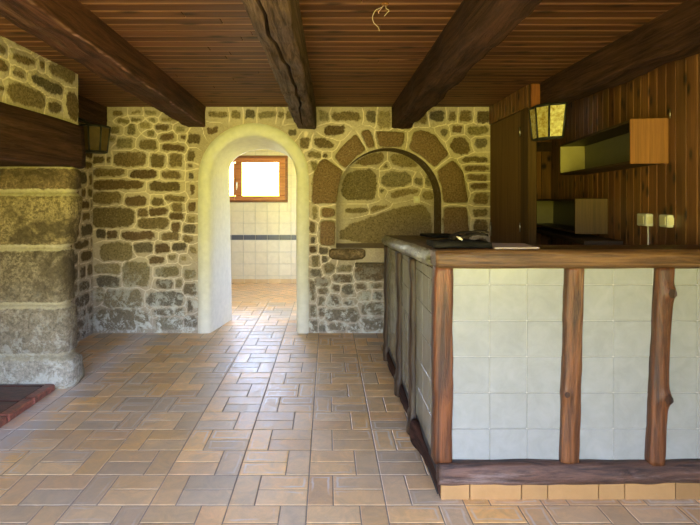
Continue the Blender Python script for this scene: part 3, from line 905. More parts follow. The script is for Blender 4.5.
mb = MB()
y = YR
while y < 5.5:
    k = random.uniform(0.72, 1.2); col = (k, k * random.uniform(0.9, 1.05), k)
    for (a, b) in (((0, ZC),) if not (SWY0 - 0.06 < y + 0.05 < SWY1 + 0.06) else ((0, SWZ0), (SWZ1, ZC))):
        mb.box(0.0, 0.014, y + 0.002, y + 0.108, a, b, col, fn=skew, bev=0.0045)
    y += 0.11
for (a, b, c, d) in ((YR, SWY0, 0, ZC), (SWY1, 5.55, 0, ZC), (SWY0, SWY1, 0, SWZ0), (SWY0, SWY1, SWZ1, ZC)): mb.box(-0.06, 0.002, a, b, c, d, (0.25, 0.25, 0.25), fn=skew)
struct(mb.build('wall_right', WALLW))
mb = MB()
x = XB - 0.02
while x < 2.6:
    k = random.uniform(0.9, 1.35)
    mb.box(x + 0.003, x + 0.107, 5.486, 5.5, 0, ZC, (k, k, k * 0.95), bev=0.006); x += 0.11
mb.box(XB - 0.02, 2.7, 5.5, 5.6, 0, ZC, (0.25, 0.25, 0.25))
struct(mb.build('wall_kitchen', WALLW))
mb = MB(); mb.box(XB + 0.05, 2.44, 5.44, 5.486, 1.93, 2.03, (0.3, 0.3, 0.3), bev=0.005)
struct(mb.build('trim_1', WALLW))

# partition with a plain door at the right end of the back wall
mb = MB()
mb.box(XB, XB + 0.05, 4.24, YB + 0.02, 2.19, ZC, (0.3, 0.3, 0.3))
mb.box(XB + 0.012, XB + 0.05, 4.24, YB + 0.24, 0, 2.19, (0.3, 0.3, 0.3))
y = 4.24
while y < YB - 0.02:
    k = random.uniform(0.7, 1.0); mb.box(XB - 0.014, XB, y + 0.002, min(y + 0.088, YB - 0.012), 2.19, ZC, (k, k, k), bev=0.005); y += 0.09
struct(mb.build('wall_partition', WALLW))
d2 = struct(bpy.data.objects.new('door_2', None)); S.collection.objects.link(d2); d2.location = (XB, 4.8, 0)
m = MB(); m.box(XB - 0.004, XB + 0.012, 4.40, YB - 0.02, 0.01, 2.185, bev=0.003); m.build('door_panel', PLYW, d2)
m = MB(); m.box(XB - 0.014, XB + 0.06, 4.22, 4.392, 0, 2.19, (0.55, 0.55, 0.55), bev=0.006); m.build('door_frame', PLYW, d2)
for zz in (0.28, 1.16, 2.0):
    m = MB(); m.tube([(XB - 0.018, 4.394, zz - 0.04), (XB - 0.018, 4.394, zz + 0.04)], 0.006); m.build('hinge', METAL, d2)
m = MB(); m.tube([(XB - 0.02, 5.18, 1.03), (XB - 0.02, 5.18, 1.17)], 0.006); m.build('door_handle', METAL, d2)
# pale end board nailed on the end of the partition
m = MB(); m.box(XB + 0.002, XB + 0.078, 4.19, 4.215, 2.17, ZC - 0.005, (1.0, 0.8, 0.7), bev=0.003)
struct(m.build('trim_2', LAMW))

# rear wall with the garden opening (behind the camera)
mb = MB()
for (a, b, c, d) in ((XL - 0.1, ROX0, 0, ZC), (ROX1, 1.6, 0, ZC), (ROX0, ROX1, 0, ROZ0), (ROX0, ROX1, ROZ1, ZC)): mb.box(a, b, YR - 0.25, YR, c, d)
struct(mb.build('wall_rear', PAINT))
win2 = struct(bpy.data.objects.new('door_3', None)); S.collection.objects.link(win2); win2.location = ((ROX0 + ROX1) / 2, YR - 0.1, 0)
m = MB(); ring(m, ROX0, ROX1, ROZ0, ROZ1, YR - 0.14, YR - 0.09, 0.05); mid = (ROX0 + ROX1) / 2
m.box(mid - 0.03, mid + 0.03, YR - 0.14, YR - 0.09, ROZ0, ROZ1); m.build('door_frame', WINW, win2)

win3 = struct(bpy.data.objects.new('window_added', None)); S.collection.objects.link(win3); win3.location = skew(0, (SWY0 + SWY1) / 2, SWZ0)  # unseen window, added for its light on the floor and chimney breast
m = MB()
for (a, b, c, d) in ((SWY0, SWY1, SWZ0, SWZ0 + .05), (SWY0, SWY1, SWZ1 - .05, SWZ1), (SWY0, SWY0 + .05, SWZ0, SWZ1), (SWY1 - .05, SWY1, SWZ0, SWZ1), (-0.53, -0.48, SWZ0, SWZ1)):
    m.box(-0.05, 0.0, a, b, c, d, fn=skew)
m.build('window_frame', WINW, win3)

# ============================================================ CEILING boards
mb = MB()
y = YR - 0.1; pitch = 0.1
while y < 5.56:
    x0 = -2.6
    off = random.uniform(-1, 1)
    for (a, b) in ((x0, -0.6 + off), (-0.6 + off, 2.75)):
        k = random.uniform(0.8, 1.2)
        mb.box(a + 0.0006, b - 0.0006, y + 0.003, y + 0.086, ZC, ZC + 0.02, (k, k * random.uniform(0.92, 1.05), k), bev=0.004)
    # recessed tongue, coloured pale to paint in light caught along the groove
    mb.box(x0, 2.75, y + 0.084, y + 0.104, ZC + 0.0015, ZC + 0.02, (2.2, 2.7, 3.1))
    y += pitch
mb.box(-2.6, 2.75, YR - 0.2, 5.6, ZC + 0.02, ZC + 0.06, (0.3, 0.3, 0.3))
struct(mb.build('ceiling', CEILW))


# ============================================================ BEAMS
def hewn(mb, y0, y1, xa0, xb0, xa1, xb1, zb0, zb1, zt, seed, rad=0.02, rough=0.012, n=46, col=(1, 1, 1), crack=None, worn=None):
    secs = []
    for i in range(n + 1):
        t = i / n; y = y0 + (y1 - y0) * t
        a = xa0 + (xa1 - xa0) * t; b = xb0 + (xb1 - xb0) * t; zb = zb0 + (zb1 - zb0) * t
        P = [(a, zt), (a, zt - (zt - zb) * 0.33), (a, zt - (zt - zb) * 0.66), (a, zb + rad), (a + rad * 0.3, zb + rad * 0.3), (a + rad, zb)]
        m_ = 5
        for k in range(1, m_): P.append((a + rad + (b - a - 2 * rad) * k / m_, zb))
        P += [(b - rad, zb), (b - rad * 0.3, zb + rad * 0.3), (b, zb + rad), (b, zt - (zt - zb) * 0.66), (b, zt - (zt - zb) * 0.33), (b, zt)]
        Q = []
        for j, (x, z) in enumerate(P):
            if j not in (0, len(P) - 1):
                d = rough * N3(x, y, z, 3.2, seed) + rough * 0.6 * N3(x, y, z, 11, seed + 4) + rough * .3 * N3(x, y, z, 30, seed)
                e = rough * N3(y, x, z, 3.7, seed + 9)
                x += e; z += d
            Q.append((x, y, z))
        if crack:      # an open split wandering along the underside
            xm, zm = Q[7][0], Q[7][2]; op = 0.010 * max(0.0, math.sin(PI * min(1, max(0, (y - 1.0) / 3.9)))) ** 0.5 + 0.0004
            xc = xm + 0.014 + 0.022 * math.sin(y * 2.3) + 0.02 * N3(0, y, 0, 4, 5)
            Q = Q[:7] + [(xc - op, y, zm), (xc, y, zm + 0.05), (xc + op, y, zm)] + Q[9:]
        secs.append([q if len(q) == 3 else q for q in Q])
    rows = mb.loft(secs, closed=False, caps=False, col=col, smooth=not crack)
    if worn:
        for r in rows:
            for j in worn:
                y = mb.v[r[j]][1]; w_ = max(0, N3(0, y, j * .1, 6, 3) + N3(j, y, 0, 23, 3) + 0.50) * 1.1
                mb.c[r[j]] = (1 + 3.0 * w_, 1 + 4.5 * w_, 1 + 6.5 * w_)
    # end caps
    for s_ in (secs[0], secs[-1]):
        mb.face([mb.vert(p, col) for p in s_])


def beam(label, mat, *a, cat='beam', **k):
    m = MB(); hewn(m, *a, **k)
    o = m.build('ceiling_beam', mat)
    tag(o, label, cat); return o


beam('long red-brown ceiling beam with pale worn edge, leftmost over the open floor', BEAMR, YR, YB + .02, -1.42, -1.15, -1.49, -1.285, 2.265, 2.165, ZC + .004, 3, rad=0.014, rough=0.012, n=180, worn=(11,))
bB = beam('grey hewn ceiling beam with a long split, ending right of the doorway', BEAMG, YR, YB + .02, -0.335, -0.17, -0.320, -0.125, 2.137, 2.137, ZC + .004, 11, rad=0.02, rough=0.016, crack=True, n=140)
beam('dark hewn ceiling beam ending above the arched stone niche', BEAMY, YR, YB + .02, 0.655, 0.80, 0.668, 0.878, 2.158, 2.155, ZC + .004, 17, rad=0.022, rough=0.02, n=90)
beam('blackened ceiling beam running above the bar beside the boarded wall', BEAMY, YR, 4.22, 1.735, 1.93, 1.775, 1.955, 2.175, 2.165, ZC + .004, 23, rad=0.02, rough=0.018, n=90)
beam('short black ceiling beam against the left wall above the left lantern', BEAMY, 3.92, YB + .02, XL - .02, -2.335, XL - .02, -2.325, 2.18, 2.175, ZC + .004, 31, rad=0.012, rough=0.006)

# ============================================================ FIREPLACE
fp = empty('fireplace', (XCH - 0.2, 3.0, 0), 'big granite fireplace with dark wooden mantel beam at the left', 'fireplace')
m = MB()
Y0F = 1.2; YF1 = 3.9
zml = 1.99
m.quad((XCH, YF1, zml), (XL, YF1, zml), (XL, YF1, ZC), (XCH, YF1, ZC), fac=0)
m.quad((XL, Y0F, zml), (XCH, Y0F, zml), (XCH, Y0F, ZC), (XL, Y0F, ZC), fac=0)
m.quad((XCH, Y0F, zml), (XCH, YF1, zml), (XL, YF1, zml), (XL, Y0F, zml), fac=0)


def ch(px, py):
    px = px / 4.773; py = 20 + py / 4.773
    D = -XCH * F / (328.0 - px); return (D, CH - (py - 200) / F * D)


BST = [[(35, 55), (90, 75), (155, 108), (150, 142), (80, 118), (30, 92)], [(163, 128), (180, 130), (182, 165), (165, 160)], [(55, 148), (165, 185), (165, 228), (55, 200)],
       [(185, 188), (208, 195), (208, 240), (187, 235)], [(232, 202), (300, 215), (358, 222), (358, 312), (300, 290), (228, 250)], [(-40, 95), (25, 120), (28, 180), (-40, 150)],
       [(-40, 178), (38, 195), (38, 258), (-40, 235)], [(60, 230), (115, 250), (118, 288), (60, 272)], [(148, 250), (225, 280), (300, 318), (292, 370), (220, 345), (148, 300)],
       [(25, 292), (100, 300), (212, 355), (218, 428), (120, 415), (35, 385)], [(225, 378), (290, 400), (292, 455), (228, 445)], [(310, 330), (368, 345), (378, 495), (318, 470)], [(-40, 300), (18, 315), (18, 352), (-40, 340)],
       [(215, 148), (250, 165), (248, 182), (215, 175)]]
plc = lambda u, v, h: (XCH + h, u, v)
FC = [([ch(*p) for p in q], tuple(c * 1.05 for c in stone_col())) for q in BST]
FC += row_stones(Y0F, 2.66, zml, ZC)
field_wall(m, Y0F, YF1, zml - 0.01, ZC, plc, FC, step=0.009)
m.build('chimney_breast', MAS, fp, recalc=False)
# mantel beam
m = MB()
secs = []
n = 40
for i in range(n + 1):
    y = Y0F + 0.0 + (3.925 - Y0F) * i / n
    P = [(XL + .01, 1.985), (XL + .01, 1.65), (-2.2, 1.645), (XCH + 0.02, 1.645), (XCH + 0.044, 1.662), (XCH + 0.048, 1.75), (XCH + 0.042, 1.85), (XCH + 0.038, 1.93), (XCH + 0.026, 1.978), (XCH - 0.01, 1.99)]
    secs.append([(x + 0.006 * N3(x, y, z, 4, 2), y, z + 0.008 * N3(x, y, z, 3, 7)) for x, z in P])
m.loft(secs)
m.build('mantel_beam', BEAMY, fp)
# jambs, built of big bulging blocks
def jamb(y0, y1, front=-1):
    m = MB()
    cz = [0, 0.205, 0.44, 0.98 - 0.19, 1.06, 1.50, 1.66]
    cz = [0.0, 0.24, 0.62, 1.045, 1.455, 1.66]
    zs = []
    for a, b in zip(cz, cz[1:]):
        k = max(5, int((b - a) / 0.035))
        for i in range(k + 1): zs.append((a + (b - a) * i / k, min(i, k - i) / k * (b - a)))
    xr_t = [(0, -1.885), (0.1, -1.895), (0.22, -1.905), (0.27, -1.945), (0.60, -1.935), (0.66, -1.955), (1.0, -1.965), (1.06, -1.945), (1.25, -1.915), (1.44, -1.895), (1.48, -1.905), (1.66, -1.905)]

    def xr(z):
        for (a, p), (b, q) in zip(xr_t, xr_t[1:]):
            if a <= z <= b: return p + (q - p) * (z - a) / (b - a)
        return xr_t[-1][1]
    secs = []; facs = []; cols = []
    ci = 0
    bcol = [(0.42, 0.39, 0.34), (0.22, 0.185, 0.145), (0.20, 0.165, 0.115), (0.24, 0.19, 0.11), (0.17, 0.12, 0.075)]
    rows = []
    for (z, e) in zs:
        blk = sum(1 for c in cz[1:-1] if z > c + 1e-6)
        if e == 0 and rows and abs(rows[-1][0] - z) < 1e-6: blk = min(len(bcol) - 1, blk + (1 if z in cz and z > 0 else 0))
        ed = min(1, e / 0.03); inset = 0.030 * (1 - ed) ** 2
        X = xr(z) - inset
        a = y0 + inset; b = y1 - inset; R = 0.07
        P = [(XL + .01, a)]
        for k in range(1, 9): P.append((XL + .01 + (X - R - XL) * k / 8, a))
        for k in range(1, 5):
            th = PI / 2 * k / 5; P.append((X - R + R * math.sin(th), a + R - R * math.cos(th)))
        P.append((X, a + R)); P.append((X, (a + b) / 2)); P.append((X, b - R * .35)); P.append((X - R * .5, b)); P.append((XL + .01, b))
        row = []
        for (x, y) in P:
            nx = 0.012 * N3(x, y, z, 5, 1) + 0.007 * N3(x, y, z, 14, 3) + 0.004 * N3(x, y, z, 35, 3)
            ny = 0.016 * N3(x, y, z, 4, 8) + 0.008 * N3(x, y, z, 13, 5) + 0.004 * N3(x, y, z, 35, 6)
            hang = XL + .011 > x
            row.append(m.vert((x if hang else x + nx, y + ny, z), bcol[blk], -0.6 if e < 0.004 else 1.1))
        rows.append((z, row))
    for (za, a), (zb, b) in zip(rows, rows[1:]):
        n_ = len(a)
        for i in range(n_ - 1): m.face((a[i], a[i + 1], b[i + 1], b[i]), 0, True)
    m.face(rows[-1][1])
    m.build('fireplace_jamb', MASD, fp, recalc=True)


jamb(3.68, 3.89)
jamb(1.22, 1.46)
# hearth slab of dark red tiles
hs = empty('hearth', (-2.2, 2.6, 0), 'low dark red tiled hearth at the foot of the fireplace', 'hearth')
m = MB(); m.box(XL + .01, -2.012, 1.47, 3.665, 0.0, 0.036, (0.9, 0.8, 0.75)); m.build('hearth_base', BRICKH, hs)
m = MB(); y = 1.47
while y < 3.66:
    m.box(XL + .012, -2.075, y + 0.004, min(y + 0.262, 3.664), 0.030, 0.050, (1, 0.9, 0.9), bev=0.005)
    y += 0.27
m.build('hearth_tiles', BRICKH, hs)

m = MB(); y = 3.664
while y > 1.5:
    m.box(-2.07, -1.998, max(y - 0.262, 1.475), y - 0.003, 0.004, 0.055, (2.6, 2.2, 1.8), bev=0.008); y -= 0.27
o = m.build('hearth_kerb', BRICKH, hs); o['label'] = 'brick-red front edge'

# ============================================================ BAR COUNTER
bar = empty('bar_counter', (1.2, 2.6, 0), 'L-shaped rustic bar faced in white tiles between brown wooden posts', 'bar counter')
XR = wallx(2.33) - 0.03
YT0 = 2.352        # tile face
# core
m = MB()
m.box(0.53, XR + 0.0, YT0 + 0.004, 2.60, 0.0, 1.10, (0.42, 0.4, 0.36)); m.box(0.53, 1.02, 2.56, 4.40, 0.0, 1.05, (0.42, 0.4, 0.36))
m.build('bar_core', GROUT, bar)
# front tiles
m = MB(); P0 = 0.5
def px2x(px, D=YT0): return (px - 328) / F * D
zt = [1.09, CH - (284.8 - 200) / F * YT0]
while zt[-1] > 0.2: zt.append(zt[-1] - 36.0 / F * YT0)
zt[-1] = 0.15
cols_x = [px2x(451), px2x(489.5), px2x(527), px2x(566), px2x(570), px2x(613.5), px2x(653), px2x(660), px2x(697.5), px2x(735), XR]
for a, b in zip(cols_x, cols_x[1:]):
    for z1, z0 in zip(zt, zt[1:]):
        k = random.uniform(0.96, 1.02); g = 0.0009
        tl = random.uniform(-0.0012, 0.0012)
        c = (0.262 * k, 0.262 * k, 0.240 * k)
        m.box(a + g, b - g, YT0 + tl, YT0 + 0.01, z0 + g, z1 - g, c, bev=0.0025)
m.build('front_tiles', GLAZE, bar, recalc=False)
# side tiles
m = MB(); XS = 0.516
def zslab(y): return 1.075 - (y - 2.35) * 0.037
y = 2.40
while y < 4.36:
    y1 = min(y + 0.168, 4.38)
    for z1, z0 in zip(zt, zt[1:]):
        k = random.uniform(0.88, 1.05); g = 0.0016
        zz1 = min(z1, zslab(y1) - 0.002)
        c = (0.25 * k, 0.24 * k, 0.19 * k)
        m.box(XS + random.uniform(-0.001, 0.001), XS + 0.014, y + g, y1 - g, max(z0, 0.10) + g, zz1 - g, c, bev=0.0007)
    y = y1
m.build('side_tiles', GLAZE, bar, recalc=False)
m = MB(); m.box(XS + 0.004, 0.535, 2.38, 4.40, 0.0, 0.98, (0.25, 0.23, 0.2)); m.build('side_backing', DARKSLOT, bar)


def post(name, xa, xb, xa1, xb1, y0, y1, z0, z1, mat, seed, knots=(), rough=0.008, col=(1, 1, 1), vary=1.0):
    """(xa,xb) at the top, (xa1,xb1) at the bottom"""
    m = MB(); secs = []; n = 44
    for i in range(n + 1):
        z = z0 + (z1 - z0) * i / n; t_ = 1 - i / n
        a = xa + (xa1 - xa) * t_; b = xb + (xb1 - xb) * t_; r = 0.012
        P = [(a, y1), (a, (y0 + y1) / 2), (a, y0 + r), (a + r * .3, y0 + r * .3), (a + r, y0), (a + (b - a) * .35, y0 - .003), (a + (b - a) * .65, y0 - .003), (b - r, y0), (b - r * .3, y0 + r * .3), (b, y0 + r), (b, (y0 + y1) / 2), (b, y1)]
        Q = []
        for j, (x, y) in enumerate(P):
            x += rough * N3(0 if x < (a + b) / 2 else 5, 0, z, 5, seed) * vary + rough * .5 * N3(x, y, z, 16, seed)
            if j not in (0, 11): y += rough * .5 * N3(x, y, z, 14, seed + 3)
            for (kx, kz, kr, kh) in knots:
                d = math.hypot((x - kx), (z - kz)) / kr
                if d < 1.3:
                    w_ = math.exp(-d * d * 2.2)
                    if j not in (0, 11): y -= kh * w_
                    x += (1 if kx > (a + b) / 2 else -1) * kh * 0.4 * w_
            Q.append((x, y, z))
        secs.append(Q)
    m.loft(secs, col=col)
    for (kx, kz, kr, kh) in knots:
        yk = y0 - kh * 0.95
        pts = []
        for q in range(4):
            rr = kr * (0.42 - 0.1 * q)
            pts.append([(kx + rr * math.cos(2 * PI * k / 14) * (1 + .12 * math.sin(3 * k)), yk - 0.003 + 0.002 * (q % 2), kz + rr * 1.1 * math.sin(2 * PI * k / 14)) for k in range(14)])
        m.loft(pts, col=(0.28, 0.25, 0.25), caps=True)
    return m.build(name, mat, bar)


PT, PB = 1.088, 0.172
post('post', 0.499, 0.584, 0.496, 0.580, 2.322, 2.40, PB, PT, POSTW, 1, col=(1.0, 0.88, 0.8), rough=0.005)
post('post', 1.110, 1.194, 1.086, 1.170, 2.318, 2.36, PB, PT, POSTW, 5, col=(0.95, 0.95, 0.95), knots=((1.105, 0.50, 0.03, 0.008),), rough=0.004)
post('post', 1.532, 1.604, 1.488, 1.562, 2.308, 2.36, PB, PT, POSTW, 9, col=(0.85, 0.8, 0.8), knots=((1.575, 0.972, 0.045, 0.024), (1.560, 0.485, 0.045, 0.022)), rough=0.005)
for yy, sd, wd in ((2.98, 21, 0.085), (3.55, 27, 0.10), (4.33, 33, 0.12)):
    m = MB(); secs = []
    for i in range(46):
        z = 0.02 + (zslab(yy) + 0.0 - 0.02) * i / 45
        bulge = 0.012 * N3(0, yy, z, 4, sd) + 0.008 * N3(0, yy, z, 11, sd)
        xo = XS - 0.030 + bulge; a = yy - wd / 2 + 0.015 * N3(3, yy, z, 4, sd); b = yy + wd / 2 + 0.015 * N3(7, yy, z, 4, sd)
        if z < 0.14: xo -= 0.012
        secs.append([(XS + .01, a, z), (xo + .012, a, z), (xo, a + .014, z), (xo - .004, (a + b) / 2, z), (xo, b - .014, z), (xo + .012, b, z), (XS + .01, b, z)])
    m.loft(secs, col=(1, 1, 1)); m.build('post', POSTD, bar)
# low log along the side
m = MB(); secs = []
for i in range(60):
    y = 2.345 + (4.38 - 2.345) * i / 59
    g_ = 0.02 * N3(0, y, 0, 3.4, 4) + 0.012 * N3(0, y, 0, 9, 4) + 0.035 * math.exp(-((y - 2.86) / 0.07) ** 2)
    xo = XS - 0.012 - max(0, g_) + (0.012 if y < 2.6 else 0); zt_ = 0.105 + 0.02 * N3(1, y, 0, 4, 8) + 0.03 * math.exp(-((y - 2.86) / 0.07) ** 2)
    secs.append([(XS + .01, y, zt_), (xo + .01, y, zt_), (xo, y, zt_ - .02), (xo - .004, y, .06), (xo + .004, y, .02), (xo + .015, y, 0.001), (XS + .01, y, 0.001)])
m.loft(secs); m.build('side_log', BEAMY, bar)
# bottom trim beam on the front
m = MB(); secs = []
for i in range(80):
    x = 0.512 + (XR - 0.512) * i / 79
    zb = 0.082 + 0.008 * N3(x, 0, 0, 3, 2) - 0.006 * N3(x, 1, 0, 12, 2) + 0.018 * (x - .5) / 1.4 * 0.3; zp = 0.180 + 0.006 * N3(x, 5, 0, 5, 2); yo = 2.300 + 0.008 * N3(x, 9, 0, 6, 1)
    kb = 0.010 * math.exp(-((x - 1.345) / 0.03) ** 2)
    secs.append([(x, 2.37, zb), (x, yo + .015, zb), (x, yo + .002, zb + .012), (x, yo - .003 - kb * .5, zb + .035), (x, yo - kb, (zb + zp) / 2), (x, yo, zp - .012), (x, yo + .014, zp), (x, 2.37, zp)])
m.loft(secs); m.build('bottom_rail', TRIMX, bar)
# plinth tiles (front) + dark return
m = MB(); pl = [440.5, 470, 521.6, 548, 599, 625, 676, 702, 745]
for a, b in zip(pl, pl[1:]):
    k = random.uniform(0.92, 1.06)
    if a == 676: k = 0.72
    m.box(px2x(a, 2.333) + .002, min(px2x(b, 2.333), XR) - .002, 2.333, 2.36, 0.0, 0.080, (0.38 * k, 0.21 * k, 0.08 * k), bev=0.003)
m.build('plinth_tiles', GLAZE, bar, recalc=False)
# top rail on the front
m = MB(); secs = []
for i in range(90):
    x = 0.497 + (XR - 0.497) * i / 89; e = 0.01 if i in (0, 89) else 0
    zb = 1.083 + 0.003 * N3(x, 0, 0, 4, 5); zp = 1.168 + 0.003 * N3(x, 2, 0, 4, 5); y0 = 2.292 + 0.006 * N3(x, 4, 0, 5, 5)
    g1 = 0.004 * N3(x, 7, 0, 2, 5)
    secs.append([(x, 2.45, zb + e), (x, y0 + .02, zb + e), (x, y0 + .004 + e, zb + .014), (x, y0 + e, zb + .03), (x, y0 + .006 + e, zb + .042 + g1), (x, y0 + .002 + e, zb + .055), (x, y0 + .012 + e, zp - .012), (x, y0 + .03, zp - e), (x, 2.45, zp - e)])
m.loft(secs); m.build('top_rail', RAILX, bar)
m = MB(); m.box(0.56, wallx(2.65) - 0.03, 2.44, 2.66, 1.105, 1.162, bev=0.006); m.build('bar_top', RAILX, bar)
# live-edged slab on the side run
m = MB(); secs = []
n = 70
for i in range(n + 1):
    y = 2.41 + (4.50 - 2.41) * i / n; zt_ = zslab(y) + 0.086; zb = zslab(y)
    e = 0.03 if i in (0, n) else 0
    wv = 0.012 * N3(0, y, 0, 3.1, 6) + 0.006 * N3(0, y, 0, 12, 6)
    xo = 0.482 + wv + e
    secs.append([(1.04, y, zb), (xo + .03, y, zb), (xo + .008, y, zb + .012), (xo + 0.012 * N3(1, y, 0, 25, 2), y, zb + .03), (xo + .016 * N3(2, y, 0, 19, 2), y, zb + .05), (xo + .014, y, zb + .07), (xo + .03 + .006 * N3(4, y, 0, 25, 2), y, zt_), (1.04, y, zt_)])
rows = m.loft(secs)
sl = m.build('counter_slab', [SLABY, LIVE], bar)
for p in sl.data.polygons:
    c = p.center
    if c.x < 0.515 : p.material_index = 1

# things on the bar
def slab(name, x0, x1, y0, y1, z0, z1, mat, label, cat, seed=1, rough=0.006, rot=0.0, col=(1, 1, 1), dz=0):
    m = MB(); secs = []; n = 22
    for i in range(n + 1):
        x = x0 + (x1 - x0) * i / n; e = 0.006 if i in (0, n) else 0
        a = y0 + rough * 2 * N3(x, 0, 0, 16, seed); b = y1 + rough * 2 * N3(x, 4, 0, 14, seed)
        zb = z0; zt_ = z1 + rough * N3(x, 7, 0, 15, seed)
        secs.append([(x, a + .006, zb), (x, a, zb + .4 * (z1 - z0)), (x, a + .006 + e, zt_ - e * .4), (x, (a + b) / 2, zt_ + rough * N3(x, 9, 0, 20, seed)), (x, b - .006, zt_ - e * .4), (x, b, zb + .4 * (z1 - z0)), (x, b - .006, zb)])
    m.loft(secs, col=col)
    if dz:
        m.v = [(p[0], p[1], p[2] - (p[1] - y0) * dz) for p in m.v]
    o = m.build(name, mat); tag(o, label, cat); return o


slab('charred_board', 0.512, 0.79, 2.405, 2.60, 1.169, 1.196, CHAR, 'black charred board lying on the front left corner of the bar', 'board', 3)
slab('dark_board', 0.80, 1.05, 3.9, 4.36, zslab(4.13) + 0.098, zslab(4.13) + 0.118, CHAR, 'thin black board on the far end of the wooden side counter', 'board', 7, rough=0.003, dz=0.037)
m = MB()
pa = [(0.792, 2.375), (1.005, 2.375), (1.02, 2.60), (0.842, 2.62), (0.80, 2.5)]
lo = [m.vert((x, y, 1.1685)) for x, y in pa]; hi = [m.vert((x, y, 1.1745)) for x, y in pa]
m.face(lo[::-1]); m.face(hi)
for i in range(5): m.face((lo[i], lo[(i + 1) % 5], hi[(i + 1) % 5], hi[i]))
tag(m.build('beige_board', PAPER), 'thin beige board lying flat on the bar beside the black charred board', 'board')


def flake(cx, cy, z, L, W, H, ang, seed, mat, label, group=None, tilt=0.1):
    m = MB(); secs = []; n = 12
    ca, sa = math.cos(ang), math.sin(ang)
    for i in range(n + 1):
        t_ = i / n; u = (t_ - .5) * L; w_ = W * (0.35 + 0.65 * math.sin(PI * min(1, max(0, t_ * .9 + .06)))) * (1 + .4 * N3(t_, 0, 0, 7, seed)) / 2
        arch_ = H * math.sin(PI * t_) * 0.6 + abs(u + L / 2) * tilt
        row = []
        for k in range(7):
            s_ = (k / 6 - .5) * 2; zz = z + arch_ + H * 0.35 * (1 - s_ * s_) + 0.003 * N3(t_ * 4, s_, 0, 2, seed)
            row.append((cx + u * ca - s_ * w_ * sa, cy + u * sa + s_ * w_ * ca, zz + 0.004))
        row += [(p[0], p[1], p[2] - 0.0045) for p in row[::-1]]
        secs.append(row)
    m.loft(secs)
    tag(m.build('bark_piece', mat), label, 'bark', group)


G = 'bark pieces heaped on the black charred board'
LB = 'curled dark bark piece in the heap on the black charred board'
flake(0.72, 2.50, 1.200, 0.17, 0.06, 0.026, 0.25, 1, BARK, LB, G)
flake(0.755, 2.53, 1.222, 0.11, 0.05, 0.018, -0.5, 5, BARK, LB, G)
flake(0.640, 2.53, 1.199, 0.08, 0.05, 0.020, 0.9, 9, BARK, LB, G)
flake(0.70, 2.56, 1.212, 0.14, 0.04, 0.02, -0.15, 13, BARK, LB, G)
m = MB(); m.tube([(0.628, 2.44, 1.222), (0.640, 2.43, 1.214), (0.652, 2.425, 1.206)], [0.003, 0.007, 0.004])
tag(m.build('wood_splinter', m_plain('pale_wood', (0.6, 0.52, 0.4), 0.5)), 'pale splinter of wood leaning on the heap of dark bark', 'splinter')

# ============================================================ KITCHEN wall shelves
def shelf_unit(y0, y1, z0, z1, depth, endmat, label, endlabel):
    e = empty('wall_shelf', skew(depth / 2, (y0 + y1) / 2, z0), label, 'shelf')
    t_ = 0.016
    m = MB(); m.box(0.016, depth, y0, y1, z1 - t_, z1, (0.35, 0.3, 0.3), fn=skew, bev=0.002); m.build('top_board', LAMD, e)
    m = MB(); m.box(0.016, depth, y0, y1, z0, z0 + t_, (0.45, 0.4, 0.4), fn=skew, bev=0.002); m.build('bottom_board', LAMD, e)
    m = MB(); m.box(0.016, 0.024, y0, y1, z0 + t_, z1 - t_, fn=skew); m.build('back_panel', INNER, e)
    m = MB(); m.box(0.024, depth, y1 - t_, y1, z0 + t_, z1 - t_, (1, 1, 1), fn=skew); m.build('far_end_panel', PAPER2, e)
    m = MB(); m.box(0.016, depth + 0.002, y0 - 0.016, y0, z0 - 0.003, z1 + 0.003, fn=skew, bev=0.002)
    o = m.build('end_panel', endmat, e); o['label'] = endlabel
    return e


shelf_unit(3.0, 4.41, 1.622, 1.888, 0.222, LAMW, 'long open wall shelf box with orange end panel, the upper one', 'orange wood-grain end panel')
shelf_unit(3.92, 5.38, 1.135, 1.408, 0.250, LAMD, 'low open wall shelf with brown end panel just above the bar', 'dull brown wood-grain end panel')
m = MB(); m.box(0.016, 0.28, 3.62, 5.38, 1.07, 1.105, (0.35, 0.3, 0.3), fn=skew, bev=0.004)
tag(m.build('wall_ledge', LAMD), 'narrow dark ledge board fixed to the wall under the lower shelf', 'ledge')
m = MB(); m.box(0.016, 0.04, 2.985, 3.0, 1.89, 1.925, fn=skew); 
m2 = MB(); m2.tube([skew(0.02, 2.96, 1.885), skew(0.02, 2.96, 1.94)], 0.003); tag(m2.build('shelf_hook', METAL), 'tiny metal hook above the orange end of the upper shelf', 'hook')


def switchbox(yc, wy, z0, z1, dep, label):
    e = empty('wall_socket', skew(0.02, yc, z0), label, 'outlet')
    m = MB(); m.box(0.014, dep, yc - wy / 2, yc + wy / 2, z0, z1, fn=skew, bev=0.005); m.build('housing', PLASTW, e)
    m = MB(); zc = (z0 + z1) / 2
    m.box(dep, dep + .004, yc - wy * .3, yc + wy * .3, zc - .025, zc + .025, (0.8, 0.8, 0.8), fn=skew, bev=0.002); m.build('socket', PLASTIC, e)
    m = MB(); m.box(dep * .3, dep * .9, yc - wy / 2 - .003, yc - wy / 2, zc - .022, zc + .022, fn=skew); m.build('cover', PLASTIC, e)


switchbox(3.24, 0.13, 1.232, 1.312, 0.058, 'cream double socket on the pine boards, nearer to the shelves')
switchbox(2.98, 0.10, 1.238, 1.312, 0.048, 'cream socket on the pine boards, the one farther right above the bar')
m = MB(); m.tube([skew(0.018, 3.24, 1.23), skew(0.018, 3.24, 1.0)], 0.005); tag(m.build('cable', PLASTW), 'thin pale cable dropping from the left wall socket behind the bar', 'cable')
m = MB(); m.box(XB + 0.52, XB + 0.62, 5.46, 5.484, 1.03, 1.09, bev=0.004)
